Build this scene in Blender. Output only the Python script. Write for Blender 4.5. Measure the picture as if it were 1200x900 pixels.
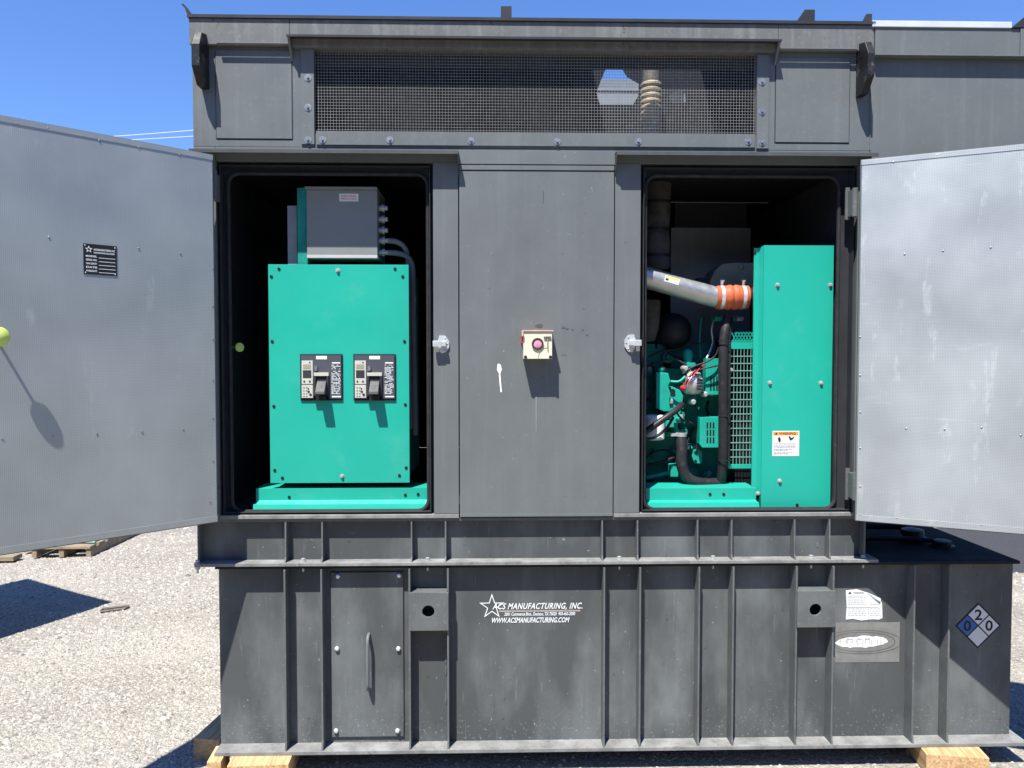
import bpy, bmesh, math, random
from mathutils import Vector, Matrix
R_ = math.radians
random.seed(7)
for o in list(bpy.data.objects): bpy.data.objects.remove(o)
scene = bpy.context.scene
COL = scene.collection

# ------------------------------------------------------------------ camera
CAM = Vector((0, -3.0, 1.64)); PITCH = R_(2.0); YAW = R_(1.4); FPX = 900.0
cam_d = bpy.data.cameras.new('camera'); cam_d.sensor_width = 36; cam_d.lens = 27
cam_d.clip_start = .05; cam_d.clip_end = 3000
cam = bpy.data.objects.new('camera', cam_d); COL.objects.link(cam)
cam.location = CAM; cam.rotation_euler = (math.pi/2 - PITCH, 0, -YAW)
scene.camera = cam
# ------------------------------------------------------------------ sky and sun
RAY = Vector((0.46, 1.0, -2.1)).normalized()
el = math.asin(-RAY.z); az = math.atan2(-RAY.x, -RAY.y)
w = bpy.data.worlds.new('World'); scene.world = w; w.use_nodes = True
wn = w.node_tree.nodes; wl = w.node_tree.links
sky = wn.new('ShaderNodeTexSky'); sky.sky_type = 'NISHITA'; sky.sun_disc = False
sky.sun_elevation = el; sky.sun_rotation = az; sky.altitude = 0
sky.air_density = 1.3; sky.dust_density = 0.05; sky.ozone_density = 2.5
tint = wn.new('ShaderNodeMix'); tint.data_type = 'RGBA'; tint.blend_type = 'MULTIPLY'; tint.inputs[0].default_value = 1
tint.inputs[7].default_value = (.78, 1.08, 1.72, 1); wl.new(sky.outputs[0], tint.inputs[6])     # deep clear-day blue
wl.new(tint.outputs[2], wn['Background'].inputs[0]); wn['Background'].inputs[1].default_value = 0.052
sl = bpy.data.lights.new('sun', 'SUN'); sl.energy = 5.0; sl.angle = R_(.53); sl.color = (1, .965, .90)
so = bpy.data.objects.new('sun', sl); COL.objects.link(so); so.location = (-3, -6, 9)
so.rotation_euler = RAY.to_track_quat('-Z', 'Y').to_euler()
scene.view_settings.view_transform = 'Standard'; scene.view_settings.look = 'None'
scene.view_settings.exposure = 1.1; scene.view_settings.gamma = 1
scene.view_settings.use_curve_mapping = False

# ------------------------------------------------------------------ helpers
_r = Vector((math.cos(YAW), -math.sin(YAW), 0))
_f = Vector((math.sin(YAW)*math.cos(PITCH), math.cos(YAW)*math.cos(PITCH), -math.sin(PITCH)))
_u = _r.cross(_f)
def at(u, v, Y=0.0):
    "the point of the wall plane at depth Y that was measured at u, v in the photograph"
    d = _f + _r*((u-600)/FPX) + _u*((450-v)/FPX)
    return CAM + d*((Y-CAM.y)/d.y)
def AX(u, v=400, Y=0.0): return at(u, v, Y).x
def AZ(v, u=600, Y=0.0): return at(u, v, Y).z

MATS = {}
def material(name, base, rough=.5, metal=0., var=.12, scale=6., streak=0., dirt=None, dirt_amt=0., dirt_scale=30.,
             rust=0., bump=0., bscale=220., spec=.22, emit=None, coat=0., chips=0., patchy=0., splash=0.):
    m = bpy.data.materials.new(name); m.use_nodes = True; MATS[name] = m
    n = m.node_tree.nodes; l = m.node_tree.links
    b = n['Principled BSDF']; b.inputs['Roughness'].default_value = rough; b.inputs['Metallic'].default_value = metal
    b.inputs['Specular IOR Level'].default_value = spec; b.inputs['Coat Weight'].default_value = coat
    g = n.new('ShaderNodeNewGeometry')
    def noise(sc, det=4, rg=.6, vec=None):
        t = n.new('ShaderNodeTexNoise'); t.inputs['Scale'].default_value = sc; t.inputs['Detail'].default_value = det
        t.inputs['Roughness'].default_value = rg; l.new(vec or g.outputs['Position'], t.inputs['Vector']); return t.outputs[0]
    def ramp(x, a, c, lo=0., hi=1.):
        r = n.new('ShaderNodeMapRange'); r.inputs[1].default_value = a; r.inputs[2].default_value = c
        r.inputs[3].default_value = lo; r.inputs[4].default_value = hi; l.new(x, r.inputs[0]); return r.outputs[0]
    def mix(fac, c1, c2, mode='MIX'):
        x = n.new('ShaderNodeMix'); x.data_type = 'RGBA'; x.blend_type = mode
        for sk, val in ((0, fac), (6, c1), (7, c2)):
            if hasattr(val, 'is_linked'): l.new(val, x.inputs[sk])
            else: x.inputs[sk].default_value = val if sk == 0 else (*val, 1) if len(val) == 3 else val
        return x.outputs[2]
    dark = tuple(c*(1-var) for c in base); light = tuple(min(1, c*(1+var)) for c in base)
    col = mix(ramp(noise(scale), .3, .7), dark, light)
    if streak:
        mp = n.new('ShaderNodeMapping'); mp.inputs['Scale'].default_value = (28, 28, 1.1); l.new(g.outputs['Position'], mp.inputs[0])
        s = ramp(noise(1., 6, .65, mp.outputs[0]), .52, .78, 0, streak)
        col = mix(s, col, tuple(min(1, c*1.9+.05) for c in base))
        mp2 = n.new('ShaderNodeMapping'); mp2.inputs['Scale'].default_value = (17, 17, .8); mp2.inputs['Location'].default_value = (5, 3, 1)
        l.new(g.outputs['Position'], mp2.inputs[0])
        col = mix(ramp(noise(1., 5, .6, mp2.outputs[0]), .55, .8, 0, streak*.8), col, tuple(c*.55 for c in base))
    if dirt:
        col = mix(ramp(noise(dirt_scale, 6, .7), .56, .72, 0, dirt_amt), col, dirt)
    if patchy:
        mp = n.new('ShaderNodeMapping'); mp.inputs['Scale'].default_value = (4.6, 4.6, 2.0); l.new(g.outputs['Position'], mp.inputs[0])
        col = mix(ramp(noise(1., 5, .55, mp.outputs[0]), .42, .62, patchy, 0), col, tuple(c*.5 for c in base))
        mp = n.new('ShaderNodeMapping'); mp.inputs['Scale'].default_value = (90, 90, 6); mp.inputs['Rotation'].default_value = (0, R_(12), 0); l.new(g.outputs['Position'], mp.inputs[0])
        col = mix(ramp(noise(1., 3, .6, mp.outputs[0]), .66, .76, 0, patchy*.45), col, tuple(min(1, c*2.1) for c in base))
    if splash:
        sp = n.new('ShaderNodeSeparateXYZ'); l.new(g.outputs['Position'], sp.inputs[0])
        mm = n.new('ShaderNodeMath'); mm.operation = 'MULTIPLY'; l.new(ramp(sp.outputs[2], .10, .27, 1, 0), mm.inputs[0]); l.new(ramp(noise(85, 3, .6), .60, .66), mm.inputs[1])
        m3 = n.new('ShaderNodeMath'); m3.operation = 'MULTIPLY'; l.new(mm.outputs[0], m3.inputs[0]); m3.inputs[1].default_value = splash
        col = mix(m3.outputs[0], col, (.42, .41, .38))
    if chips:
        col = mix(ramp(noise(38, 2, .5), .735, .75, 0, chips), col, (.03, .032, .035))
        col = mix(ramp(noise(64, 2, .5), .74, .76, 0, chips*.8), col, (.42, .42, .40))
    if rust:
        a = noise(9, 3); c = noise(70, 5, .75)
        mm = n.new('ShaderNodeMath'); mm.operation = 'MULTIPLY'; l.new(ramp(a, .5, .68), mm.inputs[0]); l.new(ramp(c, .54, .6), mm.inputs[1])
        m3 = n.new('ShaderNodeMath'); m3.operation = 'MULTIPLY'; l.new(mm.outputs[0], m3.inputs[0]); m3.inputs[1].default_value = rust
        col = mix(m3.outputs[0], col, (.09, .045, .022))
    l.new(col, b.inputs['Base Color'])
    l.new(ramp(noise(scale*2.5, 5), .25, .75, max(.03, rough-.1), min(1, rough+.12)), b.inputs['Roughness'])
    if bump:
        bp = n.new('ShaderNodeBump'); bp.inputs['Strength'].default_value = bump; bp.inputs['Distance'].default_value = .003
        l.new(noise(bscale, 3), bp.inputs['Height']); l.new(bp.outputs[0], b.inputs['Normal'])
    if emit:
        b.inputs['Emission Color'].default_value = (*emit[:3], 1); b.inputs['Emission Strength'].default_value = emit[3]
    return m

GREY = (.124, .136, .137)
material('grey_paint', GREY, .42, 0, .07, 3.5, streak=.10, dirt=(.30, .30, .29), dirt_amt=.08, dirt_scale=55, bump=.04, bscale=8, chips=.35, patchy=.16)
material('upper_paint', (.118, .129, .130), .42, 0, .08, 4, streak=.16, dirt=(.32, .31, .29), dirt_amt=.15, dirt_scale=45, bump=.05, bscale=11)
material('fascia_paint', (.124, .130, .127), .5, 0, .12, 9, streak=.38, dirt=(.33, .31, .28), dirt_amt=.30, dirt_scale=40, rust=.95, bump=.08, bscale=30)
material('tank_paint', (.116, .127, .130), .44, 0, .24, 2.6, streak=.16, dirt=(.30, .31, .30), dirt_amt=.16, dirt_scale=95, bump=.06, bscale=9, chips=.55, patchy=.85, splash=.4)
material('dusty_flange', (.185, .187, .182), .75, 0, .30, 12, dirt=(.10, .105, .11), dirt_amt=.8, dirt_scale=22, rust=.6, bump=.3, bscale=90)
material('rib_paint', (.100, .108, .107), .45, 0, .15, 8, streak=.15, dirt=(.34, .34, .33), dirt_amt=.25, dirt_scale=60, rust=.3, bump=.05, bscale=40)
material('cap_paint', (.062, .067, .067), .55, 0, .15, 8, streak=.15)
material('shaded_deck', (.022, .024, .027), .85, 0, .2, 6, spec=.08)  # near-black colour carries the shade that hood and door throw on the deck
material('dark_paint', (.028, .030, .034), .5, 0, .15, 9, bump=.05)
material('shaded_lug', (.014, .015, .017), .45, 0, .2, 12, dirt=(.45, .45, .43), dirt_amt=.25, dirt_scale=26)  # near-black imitates the lugs' shaded sides and their shadow on the wall
material('interior_paint', (.035, .037, .043), .55, 0, .2, 5)
material('interior_panel', (.30, .31, .33), .45, 0, .15, 6, streak=.15)
material('plenum_shade', (.010, .010, .012), .8, 0, .2, 8)  # darkness behind the vent mesh, put into the colour
material('roof_strip', (.62, .64, .65), .35, .3, .08, 8)
material('rubber', (.022, .022, .024), .62, 0, .25, 20, dirt=(.09, .085, .08), dirt_amt=.35, dirt_scale=30, bump=.1)
material('hose_rubber', (.020, .020, .022), .42, 0, .3, 25, dirt=(.10, .095, .09), dirt_amt=.3, dirt_scale=24, bump=.06)
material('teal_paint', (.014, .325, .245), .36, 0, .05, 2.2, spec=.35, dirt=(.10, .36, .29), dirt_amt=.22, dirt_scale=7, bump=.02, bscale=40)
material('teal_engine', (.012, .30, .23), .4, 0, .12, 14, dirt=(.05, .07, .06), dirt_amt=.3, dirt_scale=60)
material('teal_shaded', (.013, .20, .162), .45, 0, .3, 10)  # darker copy of the engine teal, shade painted into set-back parts
material('guard_paint', (.16, .33, .28), .45, 0, .1, 30)
material('black_plastic', (.016, .017, .019), .38, 0, .15, 20)
material('breaker_grey', (.062, .066, .080), .5, 0, .06, 20)
material('breaker_dark', (.035, .036, .040), .42, 0, .1, 20)
material('cream_plastic', (.44, .44, .39), .5, 0, .05, 20)
material('white_print', (.74, .76, .76), .6, 0, .05, 40)
material('faded_print', (.62, .65, .65), .6, 0, .1, 60)
material('faint_streak', (.27, .285, .28), .6, 0, .1, 60)
material('black_print', (.02, .02, .022), .6, 0, .05, 40)
material('line_print', (.36, .36, .36), .6, 0, .1, 60)
material('brown_band', (.30, .25, .22), .6, 0, .15, 40)
material('sticker_white', (.60, .61, .60), .5, 0, .05, 14, dirt=(.5, .48, .44), dirt_amt=.4, dirt_scale=30)
material('sticker_grey', (.165, .165, .155), .6, 0, .22, 12, streak=0, dirt=(.14, .14, .13), dirt_amt=.6, dirt_scale=18)
material('sticker_orange', (.85, .30, .045), .5, 0, .05, 20)
material('sticker_yellow', (.80, .62, .10), .5, 0, .05, 20)
material('sticker_blue', (.045, .13, .36), .5, 0, .08, 20)
material('zinc', (.42, .43, .43), .45, .5, .12, 30)
material('wire_metal', (.30, .31, .31), .5, .3, .2, 60)
material('screw_steel', (.30, .31, .32), .4, .8, .15, 40)
material('chrome', (.74, .75, .76), .30, .6, .05, 30)
material('aluminium', (.42, .42, .41), .42, .75, .06, 20, dirt=(.4, .39, .36), dirt_amt=.2)
material('cast_alloy', (.50, .50, .49), .42, .6, .15, 40, bump=.1)
material('olive_plastic', (.26, .245, .18), .5, 0, .12, 10)
material('silicone', (.47, .105, .045), .48, 0, .12, 25, bump=.06)
material('red_paint', (.50, .03, .035), .45, 0, .12, 30)
material('pink_print', (.66, .24, .34), .5, 0, .15, 90)
material('call_box', (.60, .57, .43), .5, 0, .05, 20, dirt=(.55, .5, .35), dirt_amt=.25, dirt_scale=35)
material('pale_red', (.56, .37, .29), .5, 0, .15, 30)
material('knob_lime', (.47, .58, .14), .42, 0, .06, 20)
material('box_grey', (.19, .205, .20), .45, 0, .04, 6)
material('sunlit_edge', (.42, .43, .43), .5, .1, .05, 10)  # paler than the box grey: the sunlit stripe along its foot, painted
material('conduit_grey', (.16, .17, .18), .55, 0, .1, 20)
material('bellows', (.40, .35, .27), .45, .3, .25, 40)
material('galv_panel', (.22, .24, .25), .5, .2, .1, 8)
material('insulation', (.065, .063, .062), .85, 0, .4, 18, bump=.5, bscale=40)
material('old_wood', (.24, .19, .13), .8, 0, .3, 9, dirt=(.10, .08, .06), dirt_amt=.5, dirt_scale=16, bump=.3, bscale=50)
material('pole_wood', (.13, .10, .07), .85, 0, .25, 4, bump=.3, bscale=30)
material('cable_metal', (.60, .62, .63), .5, .2, .05, 10)
material('cabinet_paint', (.22, .23, .22), .5, 0, .1, 5, streak=.2)
material('mint_sheet', (.30, .55, .50), .5, 0, .1, 10)
material('rusty_steel', (.17, .15, .13), .6, .4, .3, 30)

def wood_material():
    m = bpy.data.materials.new('timber'); m.use_nodes = True; MATS['timber'] = m
    n = m.node_tree.nodes; l = m.node_tree.links; b = n['Principled BSDF']; b.inputs['Roughness'].default_value = .75
    tc = n.new('ShaderNodeTexCoord'); mp = n.new('ShaderNodeMapping'); mp.inputs['Scale'].default_value = (60, 4, 60)
    l.new(tc.outputs['Object'], mp.inputs[0])
    t = n.new('ShaderNodeTexNoise'); t.inputs['Scale'].default_value = 1.2; t.inputs['Detail'].default_value = 6; t.inputs['Distortion'].default_value = 1.2
    l.new(mp.outputs[0], t.inputs['Vector'])
    cr = n.new('ShaderNodeValToRGB'); l.new(t.outputs[0], cr.inputs[0])
    cr.color_ramp.elements[0].position = .3; cr.color_ramp.elements[0].color = (.30, .17, .075, 1)
    cr.color_ramp.elements[1].position = .68; cr.color_ramp.elements[1].color = (.58, .40, .20, 1)
    l.new(cr.outputs[0], b.inputs['Base Color'])
    bp = n.new('ShaderNodeBump'); bp.inputs['Strength'].default_value = .35; bp.inputs['Distance'].default_value = .004
    l.new(t.outputs[0], bp.inputs['Height']); l.new(bp.outputs[0], b.inputs['Normal'])
wood_material()

def perforated_material(name, base, rough, metal, scuff):
    "galvanised lining sheet with a fine grid of punched holes"
    m = bpy.data.materials.new(name); m.use_nodes = True; MATS[name] = m
    n = m.node_tree.nodes; l = m.node_tree.links; b = n['Principled BSDF']
    b.inputs['Metallic'].default_value = metal
    tc = n.new('ShaderNodeTexCoord'); co = tc.outputs['Object']
    mp = n.new('ShaderNodeMapping'); mp.inputs['Scale'].default_value = (190, 0.0, 190); l.new(co, mp.inputs[0])
    vm = n.new('ShaderNodeVectorMath'); vm.operation = 'FRACTION'; l.new(mp.outputs[0], vm.inputs[0])
    v2 = n.new('ShaderNodeVectorMath'); v2.operation = 'DISTANCE'; l.new(vm.outputs[0], v2.inputs[0]); v2.inputs[1].default_value = (.5, 0, .5)
    mr = n.new('ShaderNodeMapRange'); mr.inputs[1].default_value = .26; mr.inputs[2].default_value = .34; mr.inputs[3].default_value = 0; mr.inputs[4].default_value = 1
    l.new(v2.outputs['Value'], mr.inputs[0])
    no = n.new('ShaderNodeTexNoise'); no.inputs['Scale'].default_value = 3.2; no.inputs['Detail'].default_value = 6; l.new(co, no.inputs['Vector'])
    mp3 = n.new('ShaderNodeMapping'); mp3.inputs['Scale'].default_value = (9, 1, 3.2); l.new(co, mp3.inputs[0])
    ns = n.new('ShaderNodeTexNoise'); ns.inputs['Scale'].default_value = 1.3; ns.inputs['Detail'].default_value = 8; ns.inputs['Roughness'].default_value = .7; l.new(mp3.outputs[0], ns.inputs['Vector'])
    r1 = n.new('ShaderNodeMapRange'); r1.inputs[1].default_value = .3; r1.inputs[2].default_value = .7; l.new(no.outputs[0], r1.inputs[0])
    c1 = n.new('ShaderNodeMix'); c1.data_type = 'RGBA'; l.new(r1.outputs[0], c1.inputs[0])
    c1.inputs[6].default_value = (*[x*.86 for x in base], 1); c1.inputs[7].default_value = (*[min(1, x*1.1) for x in base], 1)
    r2 = n.new('ShaderNodeMapRange'); r2.inputs[1].default_value = .60; r2.inputs[2].default_value = .70; r2.inputs[3].default_value = 0; r2.inputs[4].default_value = scuff; l.new(ns.outputs[0], r2.inputs[0])
    c2 = n.new('ShaderNodeMix'); c2.data_type = 'RGBA'; l.new(r2.outputs[0], c2.inputs[0]); l.new(c1.outputs[2], c2.inputs[6]); c2.inputs[7].default_value = (.80, .81, .80, 1)
    if scuff > .4:
        mp4 = n.new('ShaderNodeMapping'); mp4.inputs['Scale'].default_value = (3, 1, 26); l.new(co, mp4.inputs[0])
        nh = n.new('ShaderNodeTexNoise'); nh.inputs['Scale'].default_value = 1.1; nh.inputs['Detail'].default_value = 8; nh.inputs['Roughness'].default_value = .7; l.new(mp4.outputs[0], nh.inputs['Vector'])
        r4 = n.new('ShaderNodeMapRange'); r4.inputs[1].default_value = .60; r4.inputs[2].default_value = .72; r4.inputs[4].default_value = .5; l.new(nh.outputs[0], r4.inputs[0])
        c22 = n.new('ShaderNodeMix'); c22.data_type = 'RGBA'; l.new(r4.outputs[0], c22.inputs[0]); l.new(c2.outputs[2], c22.inputs[6]); c22.inputs[7].default_value = (.80, .81, .80, 1); c2 = c22
        r2.inputs[1].default_value = .57; r4.inputs[4].default_value = .35
    # holes
    c3 = n.new('ShaderNodeMix'); c3.data_type = 'RGBA'
    inv = n.new('ShaderNodeMapRange'); inv.inputs[1].default_value = 0; inv.inputs[2].default_value = 1; inv.inputs[3].default_value = .26; inv.inputs[4].default_value = 0
    l.new(mr.outputs[0], inv.inputs[0]); l.new(inv.outputs[0], c3.inputs[0]); l.new(c2.outputs[2], c3.inputs[6]); c3.inputs[7].default_value = (.05, .05, .05, 1)
    l.new(c3.outputs[2], b.inputs['Base Color'])
    rr = n.new('ShaderNodeMapRange'); rr.inputs[1].default_value = .3; rr.inputs[2].default_value = .7; rr.inputs[3].default_value = rough-.06; rr.inputs[4].default_value = rough+.08
    l.new(no.outputs[0], rr.inputs[0]); l.new(rr.outputs[0], b.inputs['Roughness'])
    bp = n.new('ShaderNodeBump'); bp.inputs['Strength'].default_value = .12; bp.inputs['Distance'].default_value = .02
    nb = n.new('ShaderNodeTexNoise'); nb.inputs['Scale'].default_value = 2.2; nb.inputs['Detail'].default_value = 2; l.new(co, nb.inputs['Vector'])
    l.new(nb.outputs[0], bp.inputs['Height']); l.new(bp.outputs[0], b.inputs['Normal'])
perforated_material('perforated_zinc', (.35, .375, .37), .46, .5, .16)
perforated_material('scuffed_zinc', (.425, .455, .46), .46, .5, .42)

# ---- mesh builders: lists of (verts, faces)
class MB:
    def __init__(s): s.v = []; s.f = []
    def add(s, v, f):
        k = len(s.v); s.v += [Vector(p) for p in v]; s.f += [tuple(i+k for i in q) for q in f]; return s
    def box(s, x0, x1, y0, y1, z0, z1):
        if x0 > x1: x0, x1 = x1, x0
        if y0 > y1: y0, y1 = y1, y0
        if z0 > z1: z0, z1 = z1, z0
        return s.add([(x0,y0,z0),(x1,y0,z0),(x1,y1,z0),(x0,y1,z0),(x0,y0,z1),(x1,y0,z1),(x1,y1,z1),(x0,y1,z1)],
                     [(0,3,2,1),(4,5,6,7),(0,1,5,4),(1,2,6,5),(2,3,7,6),(3,0,4,7)])
    def prism_x(s, prof, x0, x1):                # profile in (y, z)
        n = len(prof)
        return s.add([(x0, y, z) for y, z in prof]+[(x1, y, z) for y, z in prof],
                     [tuple(range(n))[::-1], tuple(range(n, 2*n))]+[(i, (i+1) % n, n+(i+1) % n, n+i) for i in range(n)])
    def prism_y(s, prof, y0, y1):                # profile in (x, z), y0 in front
        n = len(prof)
        a = sum(prof[i][0]*prof[(i+1) % n][1]-prof[(i+1) % n][0]*prof[i][1] for i in range(n))
        if a < 0: prof = prof[::-1]
        return s.add([(x, y0, z) for x, z in prof]+[(x, y1, z) for x, z in prof],
                     [tuple(range(n)), tuple(range(n, 2*n))[::-1]]+[(i, n+i, n+(i+1) % n, (i+1) % n) for i in range(n)])
    def ring_y(s, outer, inner, y0, y1):         # two loops of equal length in (x, z)
        n = len(outer); k = []
        for L, y in ((outer, y0), (inner, y0), (outer, y1), (inner, y1)): k += [(x, y, z) for x, z in L]
        f = []
        for i in range(n):
            j = (i+1) % n
            f += [(i, j, n+j, n+i), (2*n+j, 2*n+i, 3*n+i, 3*n+j), (n+i, n+j, 3*n+j, 3*n+i), (j, i, 2*n+i, 2*n+j)]
        return s.add(k, f)
    def tube(s, pts, r, sides=10, closed=False, caps=True):
        pts = [Vector(p) for p in pts]; n = len(pts); rs = r if isinstance(r, (list, tuple)) else [r]*n
        rings = []; up = None
        for i, p in enumerate(pts):
            a = pts[(i-1) % n] if (closed or i > 0) else p
            b = pts[(i+1) % n] if (closed or i < n-1) else p
            t = (b-a).normalized()
            if up is None:
                up = Vector((0, 0, 1)) if abs(t.z) < .9 else Vector((0, 1, 0))
            x = up - t*up.dot(t)
            if x.length < 1e-5: x = t.orthogonal()
            x.normalize(); up = x; y = t.cross(x)
            rings.append([p + (x*math.cos(2*math.pi*k/sides) + y*math.sin(2*math.pi*k/sides))*rs[i] for k in range(sides)])
        v = [q for rg in rings for q in rg]; f = []
        for i in range(n if closed else n-1):
            j = (i+1) % n
            for k in range(sides):
                m = (k+1) % sides; f.append((i*sides+k, i*sides+m, j*sides+m, j*sides+k))
        if caps and not closed:
            f.append(tuple(range(sides))[::-1]); f.append(tuple((n-1)*sides+k for k in range(sides)))
        return s.add(v, f)
    def lathe(s, base, axis, prof, sides=16):    # prof: (distance along axis, radius)
        axis = Vector(axis).normalized()
        return s.tube([Vector(base)+axis*d for d, _ in prof], [max(r, 1e-4) for _, r in prof], sides)

WLOC = {}
def mesh_obj(name, me, mat, parent=None, loc=(0, 0, 0), kind=None):
    o = bpy.data.objects.new(name, me); COL.objects.link(o)
    o.location = loc
    if parent: o.parent = parent
    if mat and not me.materials: me.materials.append(MATS[mat])
    if kind: o['kind'] = kind
    return o
def build(name, mb, mat, parent=None, local=False, bevel=0., smooth=False, kind=None, base=False):
    "links the collected shapes as ONE mesh object; verts in world space unless local"
    lo = [min(v[i] for v in mb.v) for i in range(3)]; hi = [max(v[i] for v in mb.v) for i in range(3)]
    c = Vector(((lo[0]+hi[0])/2, (lo[1]+hi[1])/2, lo[2] if base else (lo[2]+hi[2])/2))
    me = bpy.data.meshes.new(name); me.from_pydata([v-c for v in mb.v], [], mb.f)
    if bevel or smooth:
        bm = bmesh.new(); bm.from_mesh(me)
        bmesh.ops.recalc_face_normals(bm, faces=bm.faces)
        if bevel:
            es = [e for e in bm.edges if e.is_manifold and e.calc_face_angle(0) > .6]
            bmesh.ops.bevel(bm, geom=es, offset=bevel, segments=2, profile=.7, affect='EDGES', clamp_overlap=True)
        for f in bm.faces: f.smooth = smooth
        bm.to_mesh(me); bm.free()
        if smooth: me.set_sharp_from_angle(angle=R_(40))
    pw = Vector((0, 0, 0)) if local or parent is None else WLOC[parent.name]
    if local and parent is not None:
        pass
    o = mesh_obj(name, me, mat, parent, c - (LOFF.get(parent.name, Vector()) if (local and parent) else pw), kind)
    WLOC[o.name] = c; LOFF[o.name] = c
    return o
LOFF = {}
def box(name, mat, parent, x0, x1, y0, y1, z0, z1, bevel=.0015, **k):
    return build(name, MB().box(x0, x1, y0, y1, z0, z1), mat, parent, bevel=bevel, **k)
def tag(o, label=None, cat=None, group=None, kind=None):
    for a, b in (('label', label), ('category', cat), ('group', group), ('kind', kind)):
        if b: o[a] = b
    return o
def empty(name, loc, label, cat, group=None):
    o = bpy.data.objects.new(name, None); COL.objects.link(o); o.location = loc; o.empty_display_size = .1
    WLOC[o.name] = Vector(loc); LOFF[o.name] = Vector(); return tag(o, label, cat, group)
def put(name, src, parent, wloc, rot=None):
    "another object sharing the mesh of src"
    o = bpy.data.objects.new(name, src if isinstance(src, bpy.types.Mesh) else src.data); COL.objects.link(o)
    o.parent = parent; o.location = Vector(wloc) - WLOC[parent.name]
    if rot: o.rotation_euler = rot
    return o
def raw_mesh(name, mb, mat, smooth=False):
    me = bpy.data.meshes.new(name); me.from_pydata(mb.v, [], mb.f); me.materials.append(MATS[mat])
    bm = bmesh.new(); bm.from_mesh(me); bmesh.ops.recalc_face_normals(bm, faces=bm.faces)
    for f in bm.faces: f.smooth = smooth
    bm.to_mesh(me); bm.free()
    if smooth: me.set_sharp_from_angle(angle=R_(40))
    return me
def rrect(x0, x1, z0, z1, r, k=6):
    p = []
    for cx, cz, a in ((x1-r, z1-r, 0), (x0+r, z1-r, 90), (x0+r, z0+r, 180), (x1-r, z0+r, 270)):
        for i in range(k+1):
            t = R_(a+90*i/k); p.append((cx+r*math.cos(t), cz+r*math.sin(t)))
    return p
def rect_like(x0, x1, z0, z1, k=6):
    return [(x1, z1)]*(k+1)+[(x0, z1)]*(k+1)+[(x0, z0)]*(k+1)+[(x1, z0)]*(k+1)
def circ(cx, cz, r, n=20): return [(cx+r*math.cos(2*math.pi*i/n), cz+r*math.sin(2*math.pi*i/n)) for i in range(n)]
def text_geo(s, shear=0., spacing=1., bold=.022):
    cu = bpy.data.curves.new('lettering', 'FONT'); cu.body = s; cu.shear = shear; cu.space_character = spacing; cu.resolution_u = 3; cu.offset = bold
    o = bpy.data.objects.new('lettering', cu); COL.objects.link(o)
    me = bpy.data.meshes.new_from_object(o.evaluated_get(bpy.context.evaluated_depsgraph_get()))
    v = [(p.co.x, p.co.y) for p in me.vertices]; f = [tuple(q.vertices) for q in me.polygons]
    bpy.data.objects.remove(o); bpy.data.curves.remove(cu); bpy.data.meshes.remove(me)
    x0 = min(a for a, _ in v); x1 = max(a for a, _ in v); y0 = min(b for _, b in v); y1 = max(b for _, b in v)
    return [((a-x0)/(x1-x0), (b-y0)/(y1-y0)) for a, b in v], f
def text_into(mb, s, x0, x1, z0, z1, y, shear=0., spacing=1.):
    v, f = text_geo(s, shear, spacing)
    return mb.add([(x0+a*(x1-x0), y, z0+b*(z1-z0)) for a, b in v], f)

# shared fasteners, all facing the viewer (-Y)
def fastener(name, r, h, mat, sides=6, washer=0., hole=False, dome=False):
    mb = MB()
    if washer: mb.lathe((0, 0, 0), (0, -1, 0), [(0, washer), (h*.25, washer)], 16)
    prof = [(0, r), (h*.55, r), (h*.85, r*.75), (h, r*.3)] if dome else [(0, r), (h*.8, r), (h, r*.82)]
    mb.lathe((0, -h*.1, 0), (0, -1, 0), prof, sides)
    return raw_mesh(name, mb, mat, dome)
BOLT = fastener('bolt', .0062, .008, 'zinc', 6, .0095)
BOLT_BIG = fastener('bolt', .0095, .010, 'chrome', 12, 0, dome=True)
SCREW = fastener('screw', .0033, .0022, 'screw_steel', 8, 0, dome=True)
SCREW_DARK = fastener('screw', .0062, .003, 'black_plastic', 8)
WASHER_SCREW = fastener('screw', .005, .007, 'screw_steel', 6, .0135)
WASHER_SCREW.materials.append(MATS['faded_print'])
for p in WASHER_SCREW.polygons:
    if (Vector((p.center.x, 0, p.center.z)).length > .0052): p.material_index = 1

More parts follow.
